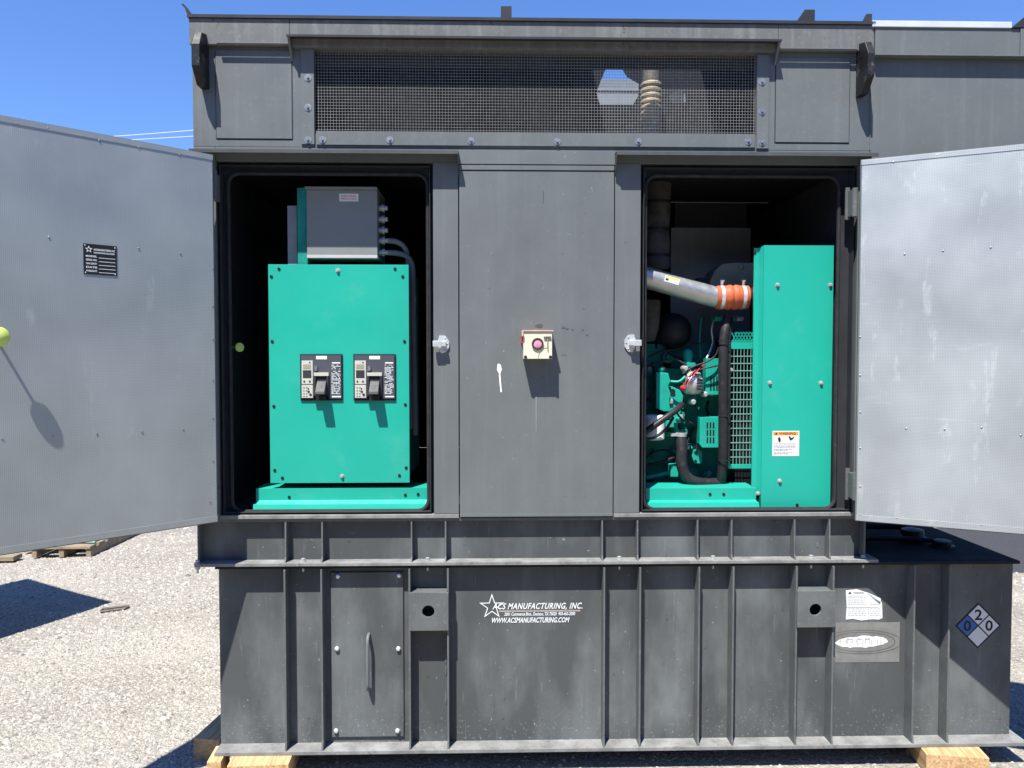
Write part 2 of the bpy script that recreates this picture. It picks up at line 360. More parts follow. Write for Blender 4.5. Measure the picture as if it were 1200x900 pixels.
# ------------------------------------------------------------------ ground
def ground_material():
    m = bpy.data.materials.new('gravel'); m.use_nodes = True; MATS['gravel'] = m
    n = m.node_tree.nodes; l = m.node_tree.links; b = n['Principled BSDF']; b.inputs['Roughness'].default_value = .9
    b.inputs['Specular IOR Level'].default_value = .2
    g = n.new('ShaderNodeNewGeometry')
    def noise(sc, det=5, rg=.6):
        t = n.new('ShaderNodeTexNoise'); t.inputs['Scale'].default_value = sc; t.inputs['Detail'].default_value = det; t.inputs['Roughness'].default_value = rg
        l.new(g.outputs['Position'], t.inputs['Vector']); return t.outputs[0]
    vo = n.new('ShaderNodeTexVoronoi'); vo.inputs['Scale'].default_value = 75; l.new(g.outputs['Position'], vo.inputs['Vector'])
    cr = n.new('ShaderNodeValToRGB'); l.new(noise(1.3), cr.inputs[0])
    e = cr.color_ramp.elements; e[0].position = .32; e[0].color = (.245, .222, .19, 1); e[1].position = .62; e[1].color = (.345, .315, .265, 1)
    mx = n.new('ShaderNodeMix'); mx.data_type = 'RGBA'; mx.blend_type = 'MULTIPLY'; mx.inputs[0].default_value = .55
    hs = n.new('ShaderNodeMapRange'); l.new(vo.outputs['Color'], hs.inputs[0]); hs.inputs[3].default_value = .55; hs.inputs[4].default_value = 1.15
    l.new(cr.outputs[0], mx.inputs[6]); l.new(hs.outputs[0], mx.inputs[7])
    mx2 = n.new('ShaderNodeMix'); mx2.data_type = 'RGBA'; r = n.new('ShaderNodeMapRange'); l.new(noise(140, 4, .7), r.inputs[0])
    r.inputs[1].default_value = .55; r.inputs[2].default_value = .75; r.inputs[4].default_value = .45
    l.new(r.outputs[0], mx2.inputs[0]); l.new(mx.outputs[2], mx2.inputs[6]); mx2.inputs[7].default_value = (.12, .115, .11, 1)
    l.new(mx2.outputs[2], b.inputs['Base Color'])
    bp = n.new('ShaderNodeBump'); bp.inputs['Strength'].default_value = .8; bp.inputs['Distance'].default_value = .012
    ad = n.new('ShaderNodeMath'); ad.operation = 'SUBTRACT'; l.new(noise(60, 6, .7), ad.inputs[0]); l.new(vo.outputs['Distance'], ad.inputs[1])
    l.new(ad.outputs[0], bp.inputs['Height']); l.new(bp.outputs[0], b.inputs['Normal'])
    # stones
    m2 = bpy.data.materials.new('stones'); m2.use_nodes = True; MATS['stones'] = m2
    n = m2.node_tree.nodes; l = m2.node_tree.links; b = n['Principled BSDF']; b.inputs['Roughness'].default_value = .85
    gi = n.new('ShaderNodeNewGeometry'); cr = n.new('ShaderNodeValToRGB'); l.new(gi.outputs['Random Per Island'], cr.inputs[0])
    e = cr.color_ramp.elements; e[0].color = (.11, .105, .10, 1); e[1].color = (.41, .385, .34, 1)
    e2 = e.new(.5); e2.color = (.29, .272, .242, 1); e3 = e.new(.15); e3.color = (.215, .203, .185, 1)
    l.new(cr.outputs[0], b.inputs['Base Color'])
ground_material()
def height(x, y):
    return .012*math.sin(x*1.7+.6*y)*math.sin(y*1.3+.4)+.008*math.sin(3.1*x-2.3*y)
def make_ground():
    xs = [-1500, -400, -100, -30, -12]+[-9+.25*i for i in range(73)]+[12, 30, 100, 400, 1500]
    ys = [-1500, -400, -100, -30, -12]+[-8+.25*i for i in range(81)]+[16, 30, 100, 400, 1500]
    v = []; f = []
    for y in ys:
        for x in xs:
            k = max(0, min(1, (max(abs(x)-1, 0)/2.5 if abs(y-1) < 2.4 else 1)))
            near = 1 if abs(x) < 9.1 and -8.1 < y < 12.1 else 0
            under = (-1.6 < x and -.5 < y < 5)
            v.append((x, y, 0 if under or not near else height(x, y)*k))
    W = len(xs)
    for j in range(len(ys)-1):
        for i in range(W-1): f.append((j*W+i, j*W+i+1, (j+1)*W+i+1, (j+1)*W+i))
    me = bpy.data.meshes.new('ground'); me.from_pydata(v, [], f); me.materials.append(MATS['gravel'])
    for p in me.polygons: p.use_smooth = True
    o = mesh_obj('ground', me, None); o['kind'] = 'structure'
    tag(o, 'pale dusty gravel yard under and around the generator')
make_ground()
def make_stones():
    rnd = random.Random(3); V = []; F = []
    t = (1+5**.5)/2
    octv = [Vector(p).normalized() for p in ((1,0,0),(-1,0,0),(0,1,0),(0,-1,0),(0,0,1),(.72,.72,.1),(-.72,.72,.1),(-.72,-.72,.1),(.72,-.72,.1))]
    octf = [(0,5,4),(5,2,4),(2,6,4),(6,1,4),(1,7,4),(7,3,4),(3,8,4),(8,0,4)]
    def stone(x, y, r):
        k = len(V); a = rnd.uniform(0, 6.28); ca, sa = math.cos(a), math.sin(a); sx = rnd.uniform(.7, 1.4); sz = rnd.uniform(.45, .95)
        z = height(x, y)*max(0, min(1, (max(abs(x)-1, 0)/2.5 if abs(y-1) < 2.4 else 1))) if not (-1.6 < x and -.5 < y < 5) else 0
        tx, ty = rnd.uniform(-.5, .5), rnd.uniform(-.5, .5)
        for p in octv:
            j = r*rnd.uniform(.75, 1.25); px, py, pz = p.x*j*sx, p.y*j, p.z*j*sz
            pz = pz + (px*tx+py*ty)*.4
            V.append((x+px*ca-py*sa, y+px*sa+py*ca, z+pz-.15*r))
        F.extend((a_+k, b_+k, c_+k) for a_, b_, c_ in octf)
    def scatter(n, x0, x1, y0, y1, r0, r1):
        for _ in range(n):
            r = r0*(r1/r0)**(rnd.random()**2.2)
            stone(rnd.uniform(x0, x1), rnd.uniform(y0, y1), r)
    scatter(40000, -2.6, -1.0, -.3, 1.6, .0028, .011)
    scatter(34000, -4.3, -1.2, 1.2, 3.6, .0035, .013)
    scatter(15000, -6.0, -1.2, 3.6, 7.5, .005, .017)
    scatter(900, -4.5, -1.2, -.2, 4.5, .011, .024)
    scatter(4000, 1.9, 3.2, -.3, 1.6, .004, .014)
    scatter(4000, 1.9, 4.5, 1.6, 2.7, .005, .016)
    scatter(3000, 2.5, 6.5, 4.3, 6.5, .006, .018)
    scatter(5000, -1.4, 2.4, -.35, .4, .0035, .012)
    me = bpy.data.meshes.new('gravel_stones'); me.from_pydata(V, [], F); me.materials.append(MATS['stones'])
    o = mesh_obj('gravel_stones', me, None); tag(o, 'loose grey and tan gravel stones scattered over the yard', 'gravel', kind='stuff')
make_stones()

material('asphalt', (.040, .040, .043), .9, 0, .3, 60, dirt=(.12, .115, .11), dirt_amt=.5, dirt_scale=90, bump=.6, bscale=150)
def asphalt():
    L = [(2.2, 2.75), (9, 2.55), (60, 1.5), (60, 4.4), (9, 4.15), (4.5, 4.2), (-.8, 4.35), (-.8, 2.85)]
    me = bpy.data.meshes.new('asphalt_track'); me.from_pydata([(x, y, .004) for x, y in L], [], [tuple(range(len(L)))]); me.materials.append(MATS['asphalt'])
    tag(mesh_obj('asphalt_track', me, None), 'narrow strip of dark asphalt crossing the yard behind the tank', kind='structure')
asphalt()
# ------------------------------------------------------------------ main dimensions (metres)
XL, XR = -1.147, 1.475           # enclosure
DEPTH = 2.4
ZSILL = 1.010; ZTOP = 2.925
XT0, XT1 = -1.085, 2.105         # tank
ZTB = .087; ZTT = .826           # tank bottom, deck
XH = 2.14                        # discharge hood end

# ------------------------------------------------------------------ fuel tank base
PL = .035                        # tank plate plane
tank = empty('fuel_tank', ((XT0+XT1)/2, DEPTH/2, ZTB), 'dark grey ribbed steel fuel tank base carrying the skid and enclosure, resting on timbers', 'fuel tank')
box('front_plate', 'tank_paint', tank, XT0, XT1, PL, PL+.01, ZTB+.014, ZTT-.012, 0)
box('side_plate', 'tank_paint', tank, XT0, XT0+.01, PL+.01, DEPTH, ZTB+.014, ZTT-.012, 0)
box('side_plate', 'tank_paint', tank, XT1-.01, XT1, PL+.01, DEPTH, ZTB+.014, ZTT-.012, 0)
box('back_plate', 'tank_paint', tank, XT0+.01, XT1-.01, DEPTH-.01, DEPTH, ZTB+.014, ZTT-.012, 0)
box('deck', 'shaded_deck', tank, XT0, XT1, -.008, DEPTH, ZTT-.012, ZTT, .002)
box('bottom_flange', 'dusty_flange', tank, XT0-.002, XT1+.03, -.036, DEPTH, ZTB, ZTB+.014, .002)
ribx = [334, 377, 480, 525, 708, 750, 819, 859, 933, 976, 1071, 1112]
for u in ribx:
    x = AX(u, 770, -.026)
    mb = MB().prism_x([(PL, ZTB+.014), (-.031, ZTB+.014), (-.024, ZTB+.05), (-.024, ZTT-.0125), (PL, ZTT-.0125)], x-.0035, x+.0035)
    build('rib', mb, 'rib_paint', tank, bevel=.0008)
box('side_lug', 'dark_paint', tank, XT1+.0005, XT1+.03, .5, .53, .66, .78, .012)
# weld beads are left rough along the rib edges
for u in ribx[3:]:
    x = AX(u, 770, PL)
    mb = MB(); rnd = random.Random(u)
    for _ in range(7):
        z = rnd.uniform(.2, .55); mb.lathe((x-.008, PL, z), (0, 0, 1), [(0, .002), (.006, .004), (.03, .0045), (.05, .002)], 6)
    build('weld_bead', mb, 'rib_paint', tank, smooth=True, kind='stuff')
# bolted access cover
cx0, cx1 = AX(389, 770, PL), AX(473, 770, PL); cz0, cz1 = AZ(862, 430, PL), AZ(670, 430, PL)
cover = box('access_cover', 'tank_paint', tank, cx0, cx1, PL-.009, PL, cz0, cz1, .001)
for u, v in ((396, 675), (468, 674), (395, 760), (467, 760), (394, 856), (466, 856)):
    p = at(u, v, PL-.009); put('bolt', BOLT_BIG, cover, p)
pz0, pz1 = AZ(805, 432, PL), AZ(742, 432, PL); hx = AX(431, 770, PL-.04)
build('handle', MB().tube([(hx, PL-.009, pz1), (hx, PL-.030, pz1-.002), (hx, PL-.042, pz1-.012), (hx, PL-.045, pz1-.03), (hx, PL-.045, pz0+.03), (hx, PL-.042, pz0+.012), (hx, PL-.03, pz0+.002), (hx, PL-.009, pz0)], .0065, 10), 'grey_paint', cover, smooth=True)
# lifting brackets: plate with a hole bridging two ribs, box behind
for ui, (u0, u1, v0, v1, uc, vc) in enumerate(((479.5, 525, 694, 738, 502, 716), (933, 977, 692, 734, 955, 714))):
    x0, x1 = AX(u0, 716, -.026), AX(u1, 716, -.026); z0, z1 = AZ(v1, uc, -.026), AZ(v0, uc, -.026)
    c = at(uc, vc, -.03); r = .024; k = 6
    inner = [(c.x+r*math.cos(R_(a)), c.z+r*math.sin(R_(a))) for q in range(4) for a in [q*90+90*i/k for i in range(k+1)]]
    outer = rect_like(x0+.001, x1+.002, z0, z1, k)
    br = build('lifting_bracket', MB().ring_y(outer, inner, -.036, -.0245), 'rib_paint', tank, bevel=0)
    for zz in (z1-.012, z0): build('bracket_shelf', MB().box(x0+.006, x1-.006, -.0245, PL, zz, zz+.010), 'rib_paint', br, bevel=.0008)
# tank fittings on the deck under the hood
for i, (x, y, h, r) in enumerate(((1.60, .42, .05, .035), (1.70, .62, .09, .03), (1.86, .34, .03, .04), (1.78, .75, .12, .025), (1.60, .95, .16, .05))):
    build('tank_fitting', MB().lathe((x, y, ZTT), (0, 0, 1), [(0, r*1.4), (.012, r*1.4), (.012, r), (h, r), (h, r*1.2), (h+.02, r*1.15), (h+.025, r*.4)], 12), 'dark_paint', tank, smooth=True)
for (x, y, h, r) in ((1.90, .38, .018, .03), (1.93, .23, .014, .034), (1.96, .70, .05, .022)):
    build('tank_fitting', MB().lathe((x, y, ZTT), (0, 0, 1), [(0, r*1.5), (.008, r*1.5), (.008, r), (h, r), (h, r*1.15), (h+.012, r*1.1), (h+.016, r*.4)], 8), 'dark_paint', tank, smooth=True)
build('vent_pipe', MB().tube([(1.5, .52, ZTT+.03), (1.74, .50, ZTT+.03), (1.86, .47, ZTT+.035), (1.90, .42, ZTT+.03), (1.905, .385, ZTT+.012)], .014, 10), 'dark_paint', tank, smooth=True)
build('vent_pipe', MB().tube([(1.55, .30, ZTT+.022), (1.80, .29, ZTT+.022), (1.90, .26, ZTT+.02), (1.93, .235, ZTT+.01)], .011, 10), 'dark_paint', tank, smooth=True)
# painted logo on the tank plate
def star(mb, cx, cz, ro, ri, wd, y):
    P = lambda R0, r0: [((cx+(R0 if i % 2 == 0 else r0)*math.sin(i*math.pi/5)), (cz+(R0 if i % 2 == 0 else r0)*math.cos(i*math.pi/5))) for i in range(10)]
    o, n = P(ro, ri), P(ro-wd*2.6, ri-wd)
    k = [(x, y, z) for x, z in o]+[(x, y, z) for x, z in n]
    mb.add(k, [(i, 10+i, 10+(i+1) % 10, (i+1) % 10) for i in range(10)])
yl = PL-.0012
def trect(u0, u1, v0, v1, Y): return AX(u0, (v0+v1)/2, Y), AX(u1, (v0+v1)/2, Y), AZ(v1, (u0+u1)/2, Y), AZ(v0, (u0+u1)/2, Y)
mb = MB(); c = at(576.5, 711, yl); star(mb, c.x, c.z, .053, .0205, .0042, yl)
text_into(mb, 'ACS MANUFACTURING, INC.', *trect(577, 682.5, 706.5, 715, yl), yl-.0006, .35, 1.12)
text_into(mb, '2001 Commerce Blvd., Denison, TX 75020  903-463-2000', *trect(591, 674, 717.3, 722, yl), yl-.0006, .2)
text_into(mb, 'WWW.ACSMANUFACTURING.COM', *trect(576.5, 667.5, 723.5, 729.7, yl), yl-.0006, .3)
lg = build('painted_logo', mb, 'faded_print', tank); lg['label'] = 'worn white painted star logo, company name and web address'
x0, x1, z0, z1 = trect(585, 680, 715.2, 717, yl)
build('logo_band', MB().box(x0, x1, yl, PL, z0, z1), 'brown_band', lg)

# decals as things of their own
def torn_label():
    e = empty('paper_label', at(1013, 727, PL), 'torn white paper label with printed boxes stuck above the worn oval decal', 'label')
    L = [(991, 692), (1004, 690.5), (1015, 694), (1031, 702), (1033.5, 707), (1034, 724), (1030, 726), (1022, 725.5), (1009, 727), (999, 725), (991, 726), (992, 710)]
    pts = [(at(u, v, PL).x, at(u, v, PL).z) for u, v in L]
    build('paper', MB().prism_y(pts, PL-.0015, PL), 'sticker_white', e)
    fl = [(1015, 693.5), (1031.5, 701), (1031, 704.5), (1024, 702)]
    q = [at(u, v, PL-.004) for u, v in fl]
    build('peeled_flap', MB().add([q[0]+Vector((0, .0025, 0)), q[1]-Vector((0, .004, 0)), q[2]-Vector((0, .005, 0)), q[3]+Vector((0, .0015, 0))], [(0, 3, 2, 1)]).add([q[0]+Vector((0, .0028, 0)), q[1]-Vector((0, .0037, 0)), q[2]-Vector((0, .0047, 0)), q[3]+Vector((0, .0018, 0))], [(0, 1, 2, 3)]), 'sticker_white', e)
    mb = MB(); y = PL-.0021
    for u0, u1, v0, v1 in ((992, 1030, 711.2, 711.9), (1017.4, 1018, 712, 726), (993, 1014, 698, 698.5)):
        a, b, c, d = trect(u0, u1, v0, v1, y); mb.box(a, b, y, y+.0005, c, d)
    rnd = random.Random(2)
    for i in range(9):
        v = 700+i*2.6
        if 709 < v < 713: continue
        for (ua, ub) in ((994, 1015), (1019.5, 1032)):
            u = ua
            if v < 710 and ua > 1000 and v < 706: continue
            while u < ub-1:
                wd = rnd.uniform(1, 4); a, b, c, d = trect(u, min(u+wd, ub), v, v+.7, y); mb.box(a, b, y, y+.0005, c, d); u += wd+.9
    build('print', mb, 'line_print', e)
    mb = MB(); a, b, c, d = trect(994, 998, 693, 696, y); mb.add([(a, y, c), (b, y, c), ((a+b)/2, y, d)], [(0, 1, 2)])
    a, b, c, d = trect(1000, 1012, 694, 695.6, y); text_into(mb, 'WARNING', a, b, c, d, y); build('heading', mb, 'black_print', e)
torn_label()
def worn_decal():
    e = empty('worn_decal', at(1015, 776, PL), 'scuffed grey rectangular decal with torn white oval remnant on the tank', 'decal')
    a, b, c, d = trect(979, 1054, 729.5, 776, PL); build('backing', MB().box(a, b, PL-.0012, PL, c, d), 'sticker_grey', e)
    rnd = random.Random(5); L = []
    for i in range(40):
        t = 2*math.pi*i/40; L.append((1009.5+30.5*math.cos(t)*(1+rnd.uniform(-.03, .03)), 752-2.0*math.cos(t)*.6+(6.9*math.sin(t))*(1+rnd.uniform(-.14, .10))))
    pts = [(at(u, v, PL).x, at(u, v, PL).z) for u, v in L]
    build('torn_oval', MB().prism_y(pts, PL-.002, PL-.0013), 'sticker_white', e)
    mb = MB(); y = PL-.0027
    for i, u in enumerate((984, 991, 993, 998, 1003, 1005, 1011, 1014, 1018, 1021, 1028, 1032)):
        h = 5.5-abs(u-1009)*.09; a, b, c, d = trect(u, u+.7+rnd.random()*.7, 752-h*rnd.uniform(.5, 1), 752+h*rnd.uniform(.2, .9), y); mb.box(a, b, y, y+.0004, c, d)
    for u in (993, 1005, 1014): a, b, c, d = trect(u, u+5, 748.3, 749.3, y); mb.box(a, b, y, y+.0004, c, d)
    build('scratches', mb, 'line_print', e, kind='stuff')
    for k in (1.25, 1.5):
        o_ = [(1010+34*k*.92*math.cos(2*math.pi*i/36), 752+9.5*k*math.sin(2*math.pi*i/36)) for i in range(36)]
        n_ = [(1010+(34*k*.92-.8)*math.cos(2*math.pi*i/36), 752+(9.5*k-.7)*math.sin(2*math.pi*i/36)) for i in range(36)]
        f_ = lambda q: [(min(max(at(u, v, PL).x, AX(979.5, 750, PL)), AX(1053.5, 750, PL)), at(u, v, PL).z) for u, v in q]
        build('faded_outline', MB().ring_y(f_(o_), f_(n_), PL-.0017, PL-.0013), 'tank_paint', e)
worn_decal()
def hazard_diamond():
    c = at(1146, 733, PL); e = empty('hazard_placard', (c.x, PL, c.z-.095), 'four-colour hazard diamond sticker reading 2, 0 and 0 near the tank end', 'sign')
    s = .094; y = PL-.0012
    D = lambda cx, cz, h: [(cx, cz-h), (cx+h, cz), (cx, cz+h), (cx-h, cz)]
    build('border', MB().prism_y(D(c.x, c.z, s), y, PL), 'black_print', e)
    q = s*.463
    for nm, dx, dz, m_ in (('top_field', 0, 1, 'sticker_white'), ('left_field', -1, 0, 'sticker_blue'), ('right_field', 1, 0, 'sticker_white'), ('bottom_field', 0, -1, 'sticker_white')):
        build(nm, MB().prism_y(D(c.x+dx*s*.475, c.z+dz*s*.475, q*.94), y-.0005, y), m_, e)
    for ch, dx, dz in (('2', 0, 1), ('0', -1, 0), ('0', 1, 0)):
        x, z = c.x+dx*s*.475, c.z+dz*s*.475
        build('digit', text_into(MB(), ch, x-.0155, x+.0155, z-.022, z+.022, y-.001), 'black_print', e)
hazard_diamond()

# ------------------------------------------------------------------ skid frame
skid = empty('skid_frame', ((XL+XR)/2, DEPTH/2, ZTT), 'grey steel skid channel with bolted lower flange between fuel tank and enclosure', 'skid')
SW = .036
ZF0, ZF1 = ZTT+.001, ZTT+.013
box('channel_web', 'tank_paint', skid, XL+.002, XR-.002, SW, SW+.01, ZF1, ZSILL-.014, 0)
box('top_flange', 'rib_paint', skid, XL+.002, XR-.002, .002, .2, ZSILL-.013, ZSILL-.001, .001)
box('bottom_flange', 'dusty_flange', skid, XL-.012, XR+.05, -.022, .2, ZF0, ZF1, .0015)
box('end_plate', 'rib_paint', skid, XR-.0015, XR+.006, -.002, DEPTH-.02, ZF1+.001, ZSILL-.002, .001)
box('end_plate', 'rib_paint', skid, XL-.006, XL+.0015, -.002, DEPTH-.02, ZF1+.001, ZSILL-.002, .001)
for u in (334, 377, 482, 522, 706, 747.5, 818, 858, 932, 973):
    x = AX(u, 635, -.01)
    build('stiffener', MB().prism_x([(SW, ZF1), (-.016, ZF1), (-.006, ZF1+.02), (-.002, ZSILL-.014), (SW, ZSILL-.014)], x-.003, x+.003), 'rib_paint', skid, bevel=.0006)
for u in (235, 355, 501, 726, 836, 951, 1012):
    x = AX(u, 660, .0); y = .005 if u > 240 else -.008
    if u == 235: x = XL-.004
    mb = MB().lathe((x, y, ZF1), (0, 0, 1), [(0, .013), (.003, .013), (.003, .0085), (.012, .0085), (.013, .006)], 8)
    mb.lathe((x, y, ZF0), (0, 0, -1), [(0, .013), (.003, .013), (.003, .009), (.012, .009), (.012, .0045), (.026, .0045), (.028, .003)], 8)
    build('flange_bolt', mb, 'zinc', skid, smooth=False)

# ------------------------------------------------------------------ enclosure
enc = empty('generator_enclosure', ((XL+XR)/2, DEPTH/2, ZSILL), 'grey weatherproof steel generator enclosure with two open doors and mesh vent', 'enclosure')
T = .04
ZC = AZ(174); ZFA = AZ(58)       # header line, fascia bottom
zo1, zo0 = AZ(191), AZ(602)
OL = (AX(255), AX(508)); OR = (AX(750), AX(1003))
# lower front wall
def wall(name, x0, x1, z0, z1, y0=0, m='grey_paint', bv=.0015): return box(name, m, enc, x0, x1, y0, T, z0, z1, bv)
wall('corner_post', XL, OL[0], ZSILL, ZC-.001)
wall('door_jamb', OL[1], AX(537.3), zo0+.0005, zo1+.0)
wall('door_jamb', AX(720), OR[0], zo0+.0005, zo1+.0)
wall('corner_post', OR[1], XR, ZSILL, ZC-.001)
wall('header', OL[0]+.001, OR[1]-.001, zo1+.001, ZC-.001)
wall('door_sill', OL[0]+.001, AX(537.3), ZSILL, zo0-.001, -.006, 'dusty_flange')
wall('door_sill', AX(720), OR[1]-.001, ZSILL, zo0-.001, -.006, 'dusty_flange')
box('centre_panel', 'grey_paint', enc, AX(538.6), AX(718.7), -.004, T, AZ(605.5), AZ(200.5), .0015)
box('panel_trim', 'grey_paint', enc, AX(538.6), AX(718.7), -.007, T-.002, AZ(199.6), AZ(194), .001)
box('panel_trim', 'grey_paint', enc, AX(538), AX(719.3), -.009, 0-.0005, AZ(193), AZ(177), .001)
box('panel_trim', 'grey_paint', enc, AX(538.6), AX(718.7), -.008, -.0045, AZ(605), AZ(601.5), .0008)
# door openings: inner lip with rounded hole, rubber gasket
for (x0, x1), (gu0, gu1, gv0, gv1) in ((OL, (270, 503, 205, 598)), (OR, (754, 980, 205, 598))):
    Y = .045
    gx0, gx1, gz0, gz1 = AX(gu0, 400, Y), AX(gu1, 400, Y), AZ(gv1, 600, Y), AZ(gv0, 600, Y)
    build('door_frame', MB().ring_y(rect_like(x0-.06, x1+.06, zo0-.03, zo1+.06), rrect(gx0, gx1, gz0, gz1, .045), T+.001, T+.005), 'dark_paint', enc)
    build('reveal', MB().ring_y(rect_like(x0+.012, x1-.012, zo0+.006, zo1-.012, 0), rect_like(x0+.015, x1-.015, zo0+.009, zo1-.015, 0), .006, T), 'dark_paint', enc)
    for k in (0, 1):
        pass
    build('gasket', MB().tube([(x, Y-.010, z) for x, z in rrect(gx0+.002, gx1-.002, gz0+.002, gz1-.002, .045, 8)], .0085, 8, closed=True), 'rubber', enc, smooth=True)
# upper front wall with the vent opening
mx0, mx1, mz0, mz1 = AX(366.5, 110), AX(887, 110), AZ(158), AZ(50)
wall('wall_panel', XL, mx0, ZC, ZFA-.001, m='upper_paint')
wall('wall_panel', mx1, XR, ZC, ZFA-.001, m='upper_paint')
wall('wall_panel', mx0, mx1, ZC, mz0, .0005, m='upper_paint')
for u0, u1, v0, v1 in ((253.5, 342, 59.2, 162.5), (909, 995, 68.4, 167)):
    p = box('cover_plate', 'upper_paint', enc, AX(u0, 110), AX(u1, 110), -.0035, 0-.0003, AZ(v1, (u0+u1)/2), min(AZ(v0, (u0+u1)/2), ZFA-.002), .001)
    box('shadow_gap', 'dark_paint', p, AX(u0-.9, 110), AX(u1+.9, 110), -.0012, -.0002, AZ(v1+1.2, (u0+u1)/2), min(AZ(v0, (u0+u1)/2), ZFA-.0025), 0)
# fascia band and roof
zcan0 = AZ(43.5, 600, -.062)-.0275
fx = [XL-.002, AX(341, 40), AX(910, 40), AX(1021.3, 45)]
for i in range(3):
    x0, x1 = fx[i]+(.0006 if i else 0), fx[i+1]-.0006
    box('fascia', 'fascia_paint', enc, x0, x1, -.022, T, ZFA if i != 1 else zcan0, ZTOP-.004, .002)
for x0, x1, zf in ((AX(257, 58), fx[1]-.001, ZFA), (fx[2]+.001, AX(1001, 60), ZFA), (XR+.002, XH, AZ(69, 1100))):
    box('fascia_lip', 'upper_paint', enc, x0, x1, -.034, -.0245, zf, zf+.0045, .001)
canopy_y = -.062
cx0, cx1 = AX(338, 45, -.03), AX(913, 45, -.03)
zcan = AZ(43.5, 600, canopy_y)
build('vent_canopy', MB().prism_x([(-.0225, zcan+.006), (canopy_y, zcan+.003), (canopy_y, zcan-.006), (canopy_y+.004, zcan-.006), (canopy_y+.004, zcan), (-.0225, zcan+.002)], cx0, cx1), 'dark_paint', enc, bevel=.0006)
for x0, x1 in ((cx0+.001, cx0+.009), (cx1-.009, cx1-.001)):
    build('canopy_end', MB().prism_x([(-.001, zcan-.03), (-.023, zcan-.0275), (-.023, zcan-.0005), (canopy_y+.006, zcan-.0005), (-.001, AZ(74))], x0, x1), 'upper_paint', enc, bevel=.0006)
# roof with the exhaust well left open
wx0, wx1, wy0, wy1 = AX(692, 60, .5), AX(818, 60, .5), .2, .76
ring = MB().box(XL-.006, wx0, -.03, DEPTH+.02, ZTOP-.004+.0005, ZTOP+.008).box(wx1, XR, -.03, DEPTH+.02, ZTOP-.0035, ZTOP+.008)
ring.box(wx0, wx1, -.03, wy0, ZTOP-.0035, ZTOP+.008).box(wx0, wx1, wy1, DEPTH+.02, ZTOP-.0035, ZTOP+.008)
build('roof', ring, 'dark_paint', enc)
# roof lugs
def roof_tab(u0, u1, v0, v1, slope, Y=.02, th=.01):
    x0, x1 = AX(u0, 20, Y), AX(u1, 20, Y); z0, z1 = ZTOP+.008, AZ(v0, (u0+u1)/2, Y)
    pr = [(x0, z0), (x1, z0), (x1, z1), (x0+(x1-x0)*slope, z1)]
    build('roof_tab', MB().prism_y(pr, Y, Y+th), 'dark_paint', enc, bevel=.001)
roof_tab(587, 599.5, 7, 24, 0, .03, .06)
roof_tab(929, 955, 11, 28, .55, .03, .01)
roof_tab(1008, 1022, 16, 29, .55, .02, .01)
x0 = XL-.002; zb = ZTOP
build('roof_tab', MB().prism_y([(x0+.02, zb-.004), (x0-.004, zb-.012), (x0-.024, zb+.045), (x0-.038, zb+.058), (x0-.028, zb+.06), (x0-.012, zb+.042)], .0, .01), 'dark_paint', enc, bevel=.0008)
# other walls (they enclose the dark interior)
box('side_wall', 'upper_paint', enc, XL, XL+.04, T, DEPTH, ZSILL, ZTOP-.004, .001)
box('side_wall', 'upper_paint', enc, XR-.04, XR-.0005, T, DEPTH, ZSILL, ZTOP-.004, .001)
box('back_wall', 'upper_paint', enc, XL+.04, XR-.04, DEPTH-.04, DEPTH, ZSILL, ZTOP-.004, .001)
box('lining', 'interior_paint', enc, XL+.0405, XL+.046, T+.006, DEPTH-.041, ZSILL+.002, 2.40, 0)
box('lining', 'interior_paint', enc, XR-.047, XR-.0415, T+.006, DEPTH-.041, ZSILL+.002, 2.40, 0)
box('lining', 'interior_paint', enc, XL+.047, XR-.048, DEPTH-.047, DEPTH-.0415, ZSILL+.002, 2.40, 0)
box('plenum_floor', 'plenum_shade', enc, XL+.041, XR-.041, T+.006, DEPTH-.041, 2.402, 2.41, 0)
box('bay_floor', 'interior_paint', enc, XL+.041, XR-.041, T+.006, DEPTH-.041, ZSILL-.010, ZSILL-.001, 0)
box('lining', 'plenum_shade', enc, XL+.0405, XL+.046, T+.006, .449, 2.4105, ZTOP-.006, 0)
box('lining', 'plenum_shade', enc, XR-.047, XR-.0415, T+.006, .449, 2.4105, ZTOP-.006, 0)
box('lining', 'plenum_shade', enc, XL+.047, wx0-.007, T+.006, .449, ZTOP-.0055, ZTOP-.0045, 0)
box('lining', 'plenum_shade', enc, wx1+.007, XR-.048, T+.006, .449, ZTOP-.0055, ZTOP-.0045, 0)
